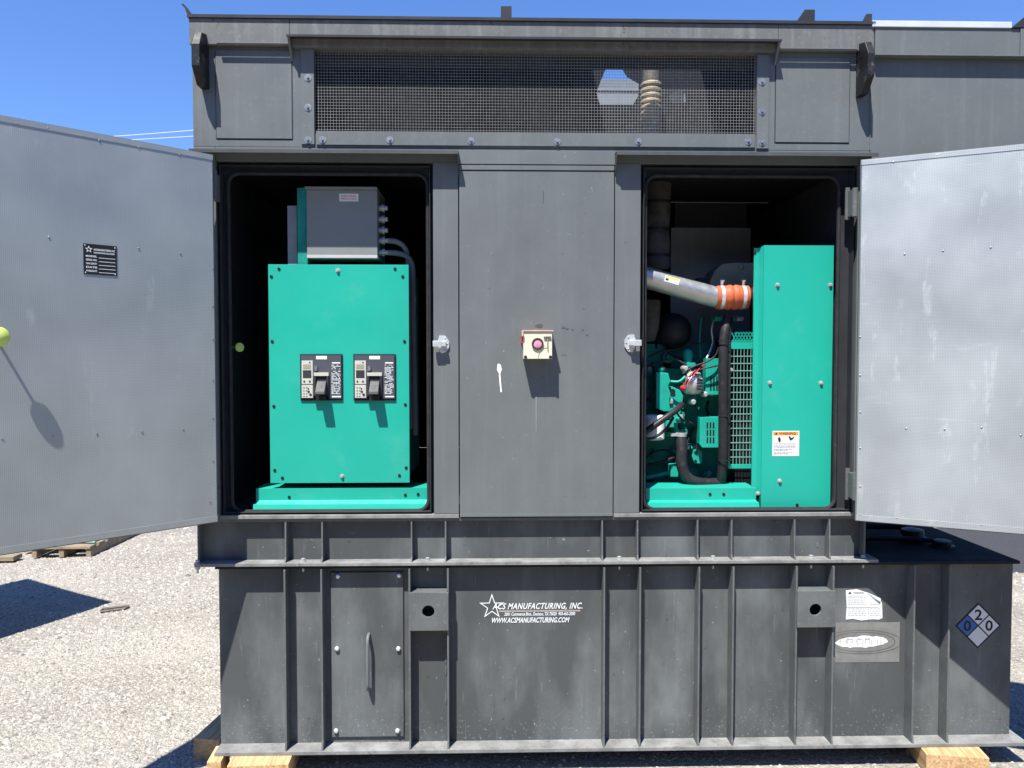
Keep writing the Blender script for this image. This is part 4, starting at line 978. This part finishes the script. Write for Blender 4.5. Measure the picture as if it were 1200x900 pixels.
# engine mass behind, its shade painted as darker teal
a, b, c, d = trect(748, 852, 400, 575, .42)
build('engine_block', MB().box(a, b, .40, 1.6, ZSILL, d-.12).box(a, a+.12, .45, 1.6, d-.12, d-.03).box(a+.16, b-.06, .5, 1.6, d-.12, d-.01), 'teal_shaded', gen, bevel=.006)
rnd = random.Random(11)
for i in range(16):
    u, v = rnd.uniform(758, 845), rnd.uniform(408, 560); s = rnd.uniform(.008, .026); p = at(u, v, .4)
    build('engine_casting', MB().lathe((p.x, .42, p.z), (0, -1, 0), [(0, s*1.3), (.02, s*1.2), (.024, s*.7), (.045, s*.65)], 10), 'teal_shaded', gen, smooth=True)
for v in (392, 403):
    for i in range(3):
        q = trect(757+i*13, 768+i*13, v, v+8, .44); build('cylinder_cover', MB().box(q[0], q[1], .44, .5, q[2], q[3]), 'teal_shaded', gen, bevel=.004)
rnd = random.Random(23)
for i in range(34):
    u, v = rnd.uniform(756, 842), rnd.uniform(425, 566); w_, h_ = rnd.uniform(3, 13), rnd.uniform(3, 12); Y_ = rnd.uniform(.33, .385)
    q = trect(u, min(u+w_, 848), v, min(v+h_, 570), Y_)
    if rnd.random() < .55:
        k = build('engine_casting', MB().box(q[0], q[1], Y_, .41, q[2], q[3]), rnd.choice(('teal_engine', 'teal_engine', 'teal_shaded')), gen, bevel=.004)
    else:
        r_c = (q[1]-q[0])*.5
        k = build('engine_casting', MB().lathe(((q[0]+q[1])/2, .41, q[2]), (0, -1, 0), [(0, r_c*1.2), (.41-Y_-.012, r_c*1.15), (.41-Y_-.008, r_c*.8), (.41-Y_, r_c*.7)], 12), 'teal_engine', gen, smooth=True)
    if i % 3 == 0: put('bolt', BOLT, gen, ((q[0]+q[1])/2, Y_, (q[2]+q[3])/2))
# coolant outlet housing
Y = .26
L = [(769, 436), (783, 437), (786, 447), (783, 452), (786, 462), (784, 470), (786, 482), (778, 482), (769, 478)]
build('outlet_housing', MB().prism_y([(at(u, v, Y).x, at(u, v, Y).z) for u, v in L], Y, Y+.09), 'teal_engine', gen, bevel=.004)
p = at(774, 437, Y+.03); build('filler_neck', MB().lathe((p.x, Y+.03, p.z-.003), (0, 0, 1), [(0, .011), (.014, .011), (.014, .0135), (.022, .0135), (.024, .01)], 12), 'teal_engine', gen, smooth=True)
L = [(786, 452), (797, 457), (801, 464), (799, 478), (794, 500), (800, 510), (792, 510), (786, 490), (785, 470)]
build('pump_housing', MB().prism_y([(at(u, v, Y+.02).x, at(u, v, Y+.02).z) for u, v in L], Y+.02, Y+.10), 'teal_engine', gen, bevel=.006)
p = at(788.5, 459, Y+.01); build('port', MB().lathe((p.x, Y+.02, p.z), (0, -1, 0), [(0, .012), (.006, .012), (.006, .007), (.0062, .001)], 12), 'black_plastic', gen)
for (u, v, w_, h_) in ((770, 486, 16, 4), (776, 492, 12, 8), (788, 489, 8, 6), (800, 446, 14, 3), (830, 427, 14, 9), (803, 425, 10, 5)):
    q = trect(u, u+w_, v, v+h_, Y+.03); build('bracket', MB().box(q[0], q[1], Y+.0, Y+.12, q[2], q[3]), 'teal_engine', gen, bevel=.003)
L = [(813, 527), (819, 526), (823, 530), (823, 543), (814, 543), (811, 535)]
k = build('bracket', MB().prism_y([(at(u, v, .3).x, at(u, v, .3).z) for u, v in L], .3, .31), 'teal_engine', gen, bevel=.001)
for u, v in ((815, 530), (815, 540)): put('screw', SCREW_DARK, k, at(u, v, .3))
p = at(806, 414, .3); build('thermostat_housing', MB().lathe((p.x, .3, p.z-.05), (0, 0, 1), [(0, .018), (.05, .022), (.062, .017), (.07, .004)], 14), 'teal_engine', gen, smooth=True)
# filter canister
p = at(768, 516, .24); build('filter', MB().lathe((p.x, .26, p.z), (0, 0, 1), [(0, .03), (.006, .043), (.10, .043), (.106, .032)], 20), 'white_print', gen, smooth=True)
# charging alternator
p = at(813, 449, .235)
alt = build('alternator', MB().lathe((p.x-.036, .25, p.z), (1, 0, 0), [(0, .026), (.006, .046), (.03, .05), (.05, .05), (.066, .044), (.072, .02)], 22), 'cast_alloy', gen, smooth=True)
mb = MB()
for i in range(5):
    z = p.z-.028+i*.013; mb.box(p.x+.004, p.x+.030, .1965, .203, z, z+.0055)
build('cooling_slots', mb, 'black_plastic', alt)
for (u, v) in ((803, 432), (812, 471), (826, 462)):
    q = at(u, v, .235); build('lug', MB().lathe((q.x, .27, q.z), (0, -1, 0), [(0, .013), (.045, .012), (.05, .008)], 10), 'cast_alloy', alt, smooth=True)
q = at(802, 455, .19); build('terminal_cap', MB().lathe((q.x, .215, q.z), (0, -1, 0), [(0, .013), (.012, .013), (.022, .008), (.03, .004)], 10), 'red_paint', alt, smooth=True)
for i in range(3):
    A0 = at(802+i*2, 450, .19); B0 = at(822+i*2, 430-i*2, .22); M0 = at(808+i*3, 436, .185)
    build('lead', MB().tube([A0*(1-t)**2+M0*2*t*(1-t)+B0*t*t for t in [k/8 for k in range(9)]], .0022, 6), ('red_paint', 'black_plastic', 'red_paint')[i], alt, smooth=True)
def hose(nm, L, r, m_='hose_rubber', par=gen, sides=14, n=6):
    P = [at(u, v, Y_) for u, v, Y_ in L]; pts = []
    for i in range(len(P)-1):
        p0 = P[max(i-1, 0)]; p1 = P[i]; p2 = P[i+1]; p3 = P[min(i+2, len(P)-1)]
        for k in range(n):
            t = k/n; pts.append(.5*((2*p1)+(p2-p0)*t+(2*p0-5*p1+4*p2-p3)*t*t+(3*p1-p0-3*p2+p3)*t**3))
    pts.append(P[-1]); return build(nm, MB().tube(pts, r, sides), m_, par, smooth=True)
hose('coolant_hose', [(853, 372, .22), (849, 392, .195), (847.5, 430, .18), (847.5, 500, .18), (847, 545, .19), (844, 568, .22)], .0205)
hose('overflow_hose', [(856.5, 378, .21), (854.5, 400, .19), (854, 470, .18), (853.5, 540, .185)], .006)
lh = hose('lower_hose', [(797, 508, .23), (799, 525, .21), (799, 545, .20), (806, 560, .2), (820, 566, .2), (846, 567, .22)], .0235)
q = at(797.5, 509, .225); build('hose_clamp', MB().lathe((q.x, q.y, q.z-.008), (.04, 0, 1), [(0, .0255), (.016, .0255)], 18).box(q.x-.045, q.x-.02, q.y-.02, q.y-.006, q.z-.006, q.z+.006), 'zinc', lh)
hose('breather_hose', [(753, 508, .17), (765, 500, .17), (782, 488, .18), (793, 480, .2), (799, 474, .23)], .0135)
hose('breather_hose', [(753, 514, .18), (766, 513, .18), (780, 503, .19), (789, 489, .22)], .006)
hose('harness', [(800, 438, .2), (812, 430, .2), (828, 424, .2), (838, 417, .2), (843, 405, .2), (846, 390, .21)], .004)
hose('harness', [(812, 436, .22), (825, 432, .2), (843, 428, .2)], .0035)
hose('dipstick_tube', [(821, 420, .35), (820, 395, .36), (822, 372, .38)], .004, 'teal_engine')
for v in (399.5, 487.5, 539):
    p = at(848, v, .18); build('cable_tie', MB().tube([(p.x+.0225*math.cos(t)+(.010 if math.cos(t) > 0 else 0), p.y+.0225*math.sin(t), p.z) for t in [k*math.pi/8 for k in range(16)]], .002, 6, closed=True), 'black_plastic', gen)
for L_h, r_h, m_h in (([(757, 470, .3), (766, 462, .28), (768, 445, .3), (764, 425, .36)], .006, 'hose_rubber'), ([(786, 447, .24), (796, 447, .23), (804, 440, .24)], .0055, 'teal_engine'),
                      ([(758, 545, .33), (780, 540, .32), (800, 528, .35), (812, 500, .36)], .007, 'hose_rubber'), ([(830, 470, .33), (828, 480, .31), (832, 489, .28)], .006, 'hose_rubber'),
                      ([(757, 560, .3), (775, 556, .3), (792, 552, .3)], .009, 'teal_engine'), ([(838, 372, .3), (834, 385, .28), (835, 402, .28), (828, 420, .26)], .0045, 'cast_alloy')):
    hose('fuel_line', L_h, r_h, m_h)
for L_h in ([(757, 430, .31), (770, 425, .3), (790, 421, .29), (806, 430, .27), (812, 442, .24)], [(760, 418, .36), (775, 412, .35), (795, 409, .34), (815, 404, .33), (840, 398, .28)],
            [(792, 482, .24), (800, 492, .25), (812, 497, .27), (818, 510, .29), (816, 527, .29)], [(776, 400, .4), (785, 415, .36), (798, 420, .32), (803, 428, .26)],
            [(757, 536, .34), (772, 528, .33), (788, 530, .33), (802, 545, .32)]):
    hose('wiring_loom', L_h, .0045, 'hose_rubber')
for u, v, w_, h_, m_h in ((786, 545, 9, 14, 'teal_engine'), (838, 371, 9, 5, 'teal_engine'), (864, 371, 8, 5, 'cast_alloy'), (762, 486, 9, 14, 'cast_alloy'), (796, 486, 6, 6, 'cast_alloy'), (783, 468, 6, 5, 'cast_alloy')):
    q = trect(u, u+w_, v, v+h_, .27); build('fitting', MB().box(q[0], q[1], .27, .33, q[2], q[3]), m_h, gen, bevel=.004)
# charge air pipe with orange coupling
P0, P1 = at(738, 319.5, .17), at(838, 348, .19)
ax = (P1-P0).normalized(); L_ = (P1-P0).length
P1b = at(851, 348.5, .19)
pipe = build('charge_air_pipe', MB().tube([P0, P0+(P1-P0)*.5, P0+(P1-P0)*.88, P1+Vector((-.006, 0, .002)), P1b], .0445, 26), 'aluminium', gen, smooth=True)
# pipe decal, lying on the tube
def on_pipe(s, ang, r=.0452):
    side = ax.cross(Vector((0, -1, 0))).normalized(); fr = side.cross(ax).normalized()
    if fr.y > 0: fr = -fr
    up = ax.cross(fr); up = up if up.z > 0 else -up
    return P0+ax*s+(fr*math.cos(ang)+up*math.sin(ang))*r
mbw, mby, mbk = MB(), MB(), MB()
s0 = (at(776, 332, .17)-P0).length-.004; s1 = s0+.062
def patch(mb, a, b, t0, t1, r):
    n = 4
    for i in range(n):
        q0, q1 = t0+(t1-t0)*i/n, t0+(t1-t0)*(i+1)/n
        mb.add([on_pipe(a, q0, r), on_pipe(b, q0, r), on_pipe(b, q1, r), on_pipe(a, q1, r)], [(0, 1, 2, 3)])
patch(mbw, s0, s1, R_(-2), R_(32), .0449); patch(mby, s0+.002, s1-.001, R_(19), R_(31), .0453); patch(mbk, s0+.004, s0+.016, R_(6), R_(17), .0454)
dl = build('pipe_decal', mbw, 'sticker_white', pipe); build('decal_band', mby, 'sticker_yellow', dl); build('decal_icon', mbk, 'black_print', dl)
C0, C1 = at(838, 348, .19), at(876, 348, .19)
axc = (C1-C0); Lc = axc.length; axc.normalize()
cp = build('coupling_hose', MB().lathe(C0, axc, [(0, .047), (.003, .050), (Lc*.3, .050), (Lc*.36, .053), (Lc*.44, .054), (Lc*.5, .0485), (Lc*.56, .054), (Lc*.64, .053), (Lc*.72, .050), (Lc-.003, .050), (Lc, .047)], 26), 'silicone', gen, smooth=True)
for t in (.17, .83):
    c_ = C0+axc*Lc*t
    build('hose_clamp', MB().lathe(c_-axc*.007, axc, [(0, .0515), (.014, .0515)], 26).lathe(c_+Vector((0, -.016, .056)), (0, -.6, 1), [(-.012, .008), (.012, .008), (.012, .011), (.016, .011)], 10), 'chrome', cp, smooth=True)
build('charge_elbow', MB().tube([C1-axc*.01, C1+axc*.05, C1+axc*.12], .0425, 20), 'black_plastic', gen, smooth=True)
# insulated exhaust duct, turbo shapes
def lagged(pts_uv, Y, r, nm):
    P = [at(u, v, Y) for u, v in pts_uv]; pts = []; rs = []
    for i in range(len(P)-1):
        for k in range(6):
            t = k/6; pts.append(P[i].lerp(P[i+1], t)); rs.append(r*(1+.07*math.sin(k/6*math.pi)+random.uniform(-.02, .02)))
    pts.append(P[-1]); rs.append(r*.85); k = build(nm, MB().tube(pts, rs, 14), 'insulation', gen, smooth=True)
    for p in P[1:-1]: build('strap', MB().lathe(p+Vector((0, 0, -.006)), (0, 0, 1), [(0, r*1.06), (.012, r*1.06)], 16), 'hose_rubber', k)
lagged([(770, 195), (770, 238), (768, 270), (769, 300), (770, 316)], .40, .058, 'exhaust_lagging')
p = at(760, 352, .36); build('exhaust_elbow', MB().lathe((p.x, .36, p.z), (0, 0, -1), [(0, .05), (.02, .053), (.07, .05), (.12, .046), (.17, .03)], 18), 'insulation', gen, smooth=True)
p = at(790, 388, .42); build('turbo_housing', MB().lathe((p.x, .48, p.z), (0, -1, 0), [(0, .085), (.06, .08), (.1, .055), (.12, .03)], 22), 'dark_paint', gen, smooth=True)
q = [at(u, v, .38) for u, v in ((831, 330), (836, 318), (845, 310), (858, 308.5), (884, 308.5), (884, 336), (831, 336))]
build('coolant_tank', MB().prism_y([(a_.x, a_.z) for a_ in q], .36, .5), 'olive_plastic', gen, bevel=.006, smooth=False)
p = at(868, 313, .36); build('tank_cap', MB().lathe((p.x, .36, p.z), (0, -1, 0), [(0, .012), (.01, .012), (.014, .007)], 12), 'olive_plastic', gen, smooth=True)
q = trect(818, 848, 325, 345, .4); build('turbo_bracket', MB().box(q[0], q[1], .4, .5, q[2], q[3]), 'dark_paint', gen, bevel=.01)
# pale inner bulkhead
a, b, c, d = trect(786, 879, 267, 420, .78); box('bulkhead', 'interior_panel', enc, a, b, .78, .785, c, d, 0)
a, b, c, d = trect(770, 900, 218, 238, .78); box('bulkhead', 'interior_panel', enc, a, b, .776, .779, c, d, 0)
a, b, c, d = trect(786, 879, 267, 420, .78); box('bulkhead_support', 'interior_paint', enc, a+.02, b-.02, .786, .82, ZSILL, 2.4, 0)
# interior release disc on the dark side of the cabinet bay
p = at(282.5, 407, .14)
k = build('inner_knob', MB().lathe((p.x-.016, .14, p.z), (.9, -1, 0), [(0, .004), (.02, .004), (.02, .018), (.025, .0185), (.027, .015)], 18), 'knob_lime', enc, smooth=True)
build('knob_stem', MB().tube([(p.x-.016, .14, p.z), (XL+.0465, .17, p.z)], .004, 8), 'zinc', k)

# exhaust bellows in the plenum
def bellows():
    Y = .34; c0, c1 = at(764, 160, Y), at(763, 97, Y); r = .046; pr = []; H = c1.z-2.4105; n = 17
    for i in range(n):
        z = H*i/n; pr += [(z, r*.82), (z+H/n*.35, r), (z+H/n*.65, r), (z+H/n*.98, r*.82)]
    e = empty('exhaust_bellows', (c1.x, Y, 2.411), 'brassy corrugated steel exhaust bellows behind the vent mesh', 'exhaust pipe')
    build('corrugation', MB().lathe((c1.x, Y, 2.4105), (0, 0, 1), pr, 24), 'bellows', e, smooth=False)
    build('pipe_end', MB().lathe((c1.x, Y, 2.4105+H), (0, 0, 1), [(0, r*.8), (.12, r*.8)], 20), 'rusty_steel', e, smooth=True)
bellows()

# ------------------------------------------------------------------ timbers under the tank
def timber(label, x0, x1, y0, y1, h, rz, name='timber_block'):
    mb = MB().box(x0, x1, y0, y1, 0, h)
    o = build(name, mb, 'timber', None, bevel=.003, base=True); o.rotation_euler = (0, 0, R_(rz))
    tag(o, label, 'timber', 'timbers under the fuel tank'); return o
timber('sawn timber block under the tank end nearest the hazard diamond', 1.76, 1.99, -.11, .75, .0865, -9)
timber('pale timber block under the tank front edge, in line with the first ribs', -1.03, -.80, -.105, .55, .0865, 3)
timber('short timber stub wedged at the tank corner beside the longer block', -1.105, -1.052, -.075, .05, .0865, 4)
timber('weathered timber poking out sideways from under the tank corner', -1.205, -1.092, .10, .36, .0865, -9)
timber('hidden rear timber carrying the tank below the door lined with scuffed sheet', 1.2, 1.9, 1.9, 2.1, .0865, 0)
timber('hidden rear timber carrying the tank below the control cabinet', -1.0, -.3, 1.9, 2.1, .0865, 0)

# ------------------------------------------------------------------ yard things
def pallet():
    e = empty('wooden_pallet', (-3.53, 3.7, 0), 'small weathered wooden pallet lying on the gravel behind the open door', 'pallet')
    x0, x1, y0, y1 = -3.78, -3.30, 3.32, 4.15
    for x in (x0, (x0+x1)/2-.02, x1-.04): box('runner', 'old_wood', e, x, x+.04, y0+.01, y1-.01, 0, .07, .003)
    for i in range(6):
        y = y0+i*(y1-y0-.10)/5; box('deck_board', 'old_wood', e, x0, x1, y, y+.10, .0705, .09, .002)
    s = build('sheet', MB().box(-3.50, -3.33, 3.45, 4.0, 0, .012), 'mint_sheet', None, bevel=.002, base=True); s.name = 'mint_sheet'
    s.location.z = .0905; tag(s, 'thin mint green sheet lying on the wooden pallet', 'sheet')
pallet()
for i, (x0, x1, y, h) in enumerate(((-6.4, -3.86, 3.22, .035),)):
    o = build('plank', MB().box(x0, x1, y, y+.12, 0, h), 'old_wood', None, bevel=.003, base=True); tag(o, 'long pale plank lying flat beside the pallet', 'plank')
o = build('plank', MB().box(-3.95, -3.86, 3.5, 3.6, 0, .09), 'old_wood', None, bevel=.003, base=True); o.name = 'wood_offcut'; tag(o, 'short square wood offcut standing beside the pallet', 'wood')
# bent steel rod on the gravel
p = at(111, 712, 0); d_ = (at(111, 712, 0)-CAM); t = (0.012-CAM.z)/d_.z; g = CAM+d_*t
pts = [(-.10, .03), (-.10, .05), (.115, .09), (.13, .075), (.12, .05), (-.08, .012)]
o = build('bent_rod', MB().tube([(g.x+.13+a*.62, g.y+b*1.5-.10, .012) for a, b in pts], .0075, 8, closed=True), 'rusty_steel', None, smooth=True); tag(o, 'flat bent steel loop lying on the gravel', 'rod')
# cabinet standing off to the side, only its shadow reaches into view
def side_cabinet():
    K = Vector((-2.99, 1.21, 0)); a = Vector((-.85, .53, 0)).normalized(); b = Vector((-.53, -.85, 0)).normalized()
    cen = K+a*.53+b*.8; H = 2.0
    e = empty('equipment_cabinet', (cen.x, cen.y, 0), 'plain grey equipment cabinet standing on the gravel past the dull open door', 'cabinet')
    e.rotation_euler = (0, 0, math.atan2(a.y, a.x)); WLOC[e.name] = Vector((0, 0, 0))
    def bx(nm, x0, x1, y0, y1, z0, z1, m_): build(nm, MB().box(x0, x1, y0, y1, z0, z1), m_, e, bevel=.004)
    bx('plinth', -.5, .5, -.77, .77, 0, .08, 'dark_paint'); bx('body', -.53, .53, -.8, .8, .081, 1.96, 'cabinet_paint'); bx('roof', -.53, .53, -.8, .8, 1.961, 2.0, 'cabinet_paint')
    for s in (-1, 1):
        bx('door_leaf', -.542, -.5305, -.75*s, -.01*s, .12, 1.92, 'cabinet_paint')
    bx('handle', -.57, -.543, .03, .06, .95, 1.15, 'rubber')
side_cabinet()
# unseen shed added to block sky and bounce light, mirrored dimly in the zinc
def shed():
    e = empty('added_shed', (0, -12, 0), 'long dark shed added unseen across the yard to hold back sky light', 'building')
    box('wall', 'shed_paint', e, -16, 16, -12.3, -12, 0, 5.2, 0); box('wall', 'shed_paint', e, -16, -15.8, -22, -12.3, 0, 5.2, 0); box('wall', 'shed_paint', e, 15.8, 16, -22, -12.3, 0, 5.2, 0); box('wall', 'shed_paint', e, -16, 16, -22.2, -22, 0, 5.2, 0)
    build('roof', MB().prism_x([(-11.6, 5.15), (-17, 6.6), (-22.6, 5.15), (-22.6, 5.3), (-17, 6.75), (-11.6, 5.3)], -16.3, 16.3), 'cabinet_paint', e)
    for x in (-11, -3, 5, 12): box('roller_door', 'cabinet_paint', e, x-1.8, x+1.8, -12, -11.94, 0, 3.8, .01)
material('shed_paint', (.06, .06, .062), .6, 0, .1, 3, streak=.2)
shed()
# overhead line on two wooden poles
YW = 24.0
def pole(u, label):
    b_ = at(u, 150, YW); e = empty('utility_pole', (b_.x, YW, 0), label, 'pole', 'utility poles behind the yard')
    build('shaft', MB().tube([(b_.x, YW, -.3), (b_.x, YW, 5), (b_.x, YW, 10.4)], [.16, .14, .11], 12), 'pole_wood', e, smooth=True)
    build('crossarm', MB().box(b_.x-.07, b_.x+.07, YW-.9, YW+.9, 9.6, 9.72), 'pole_wood', e, bevel=.005)
pl = [pole(-330, 'tall wooden utility pole holding the left ends of the overhead cables'), pole(395, 'tall wooden utility pole standing behind the enclosure')]
for i, ((ua, va), (ub, vb), dY) in enumerate((((130, 160), (228, 152.5), -.6), ((150, 164), (228, 159.5), .6))):
    A, B = at(ua, va, YW+dY), at(ub, vb, YW+dY); sl_ = (B.z-A.z)/(B.x-A.x)
    xa, xb = at(-330, 150, YW).x, at(395, 150, YW).x
    pts = []
    for k in range(25):
        x = xa+(xb-xa)*k/24; s = (x-A.x)
        pts.append((x, YW+dY, A.z+sl_*s+.0035*(x-A.x)*(x-B.x)))
    o = build('overhead_cable', MB().tube(pts, .012, 6), 'cable_metal', None, smooth=True)
    tag(o, ('upper thin pale overhead cable crossing the blue sky', 'lower thin pale overhead cable crossing the blue sky')[i], 'cable')

bpy.context.view_layer.update()
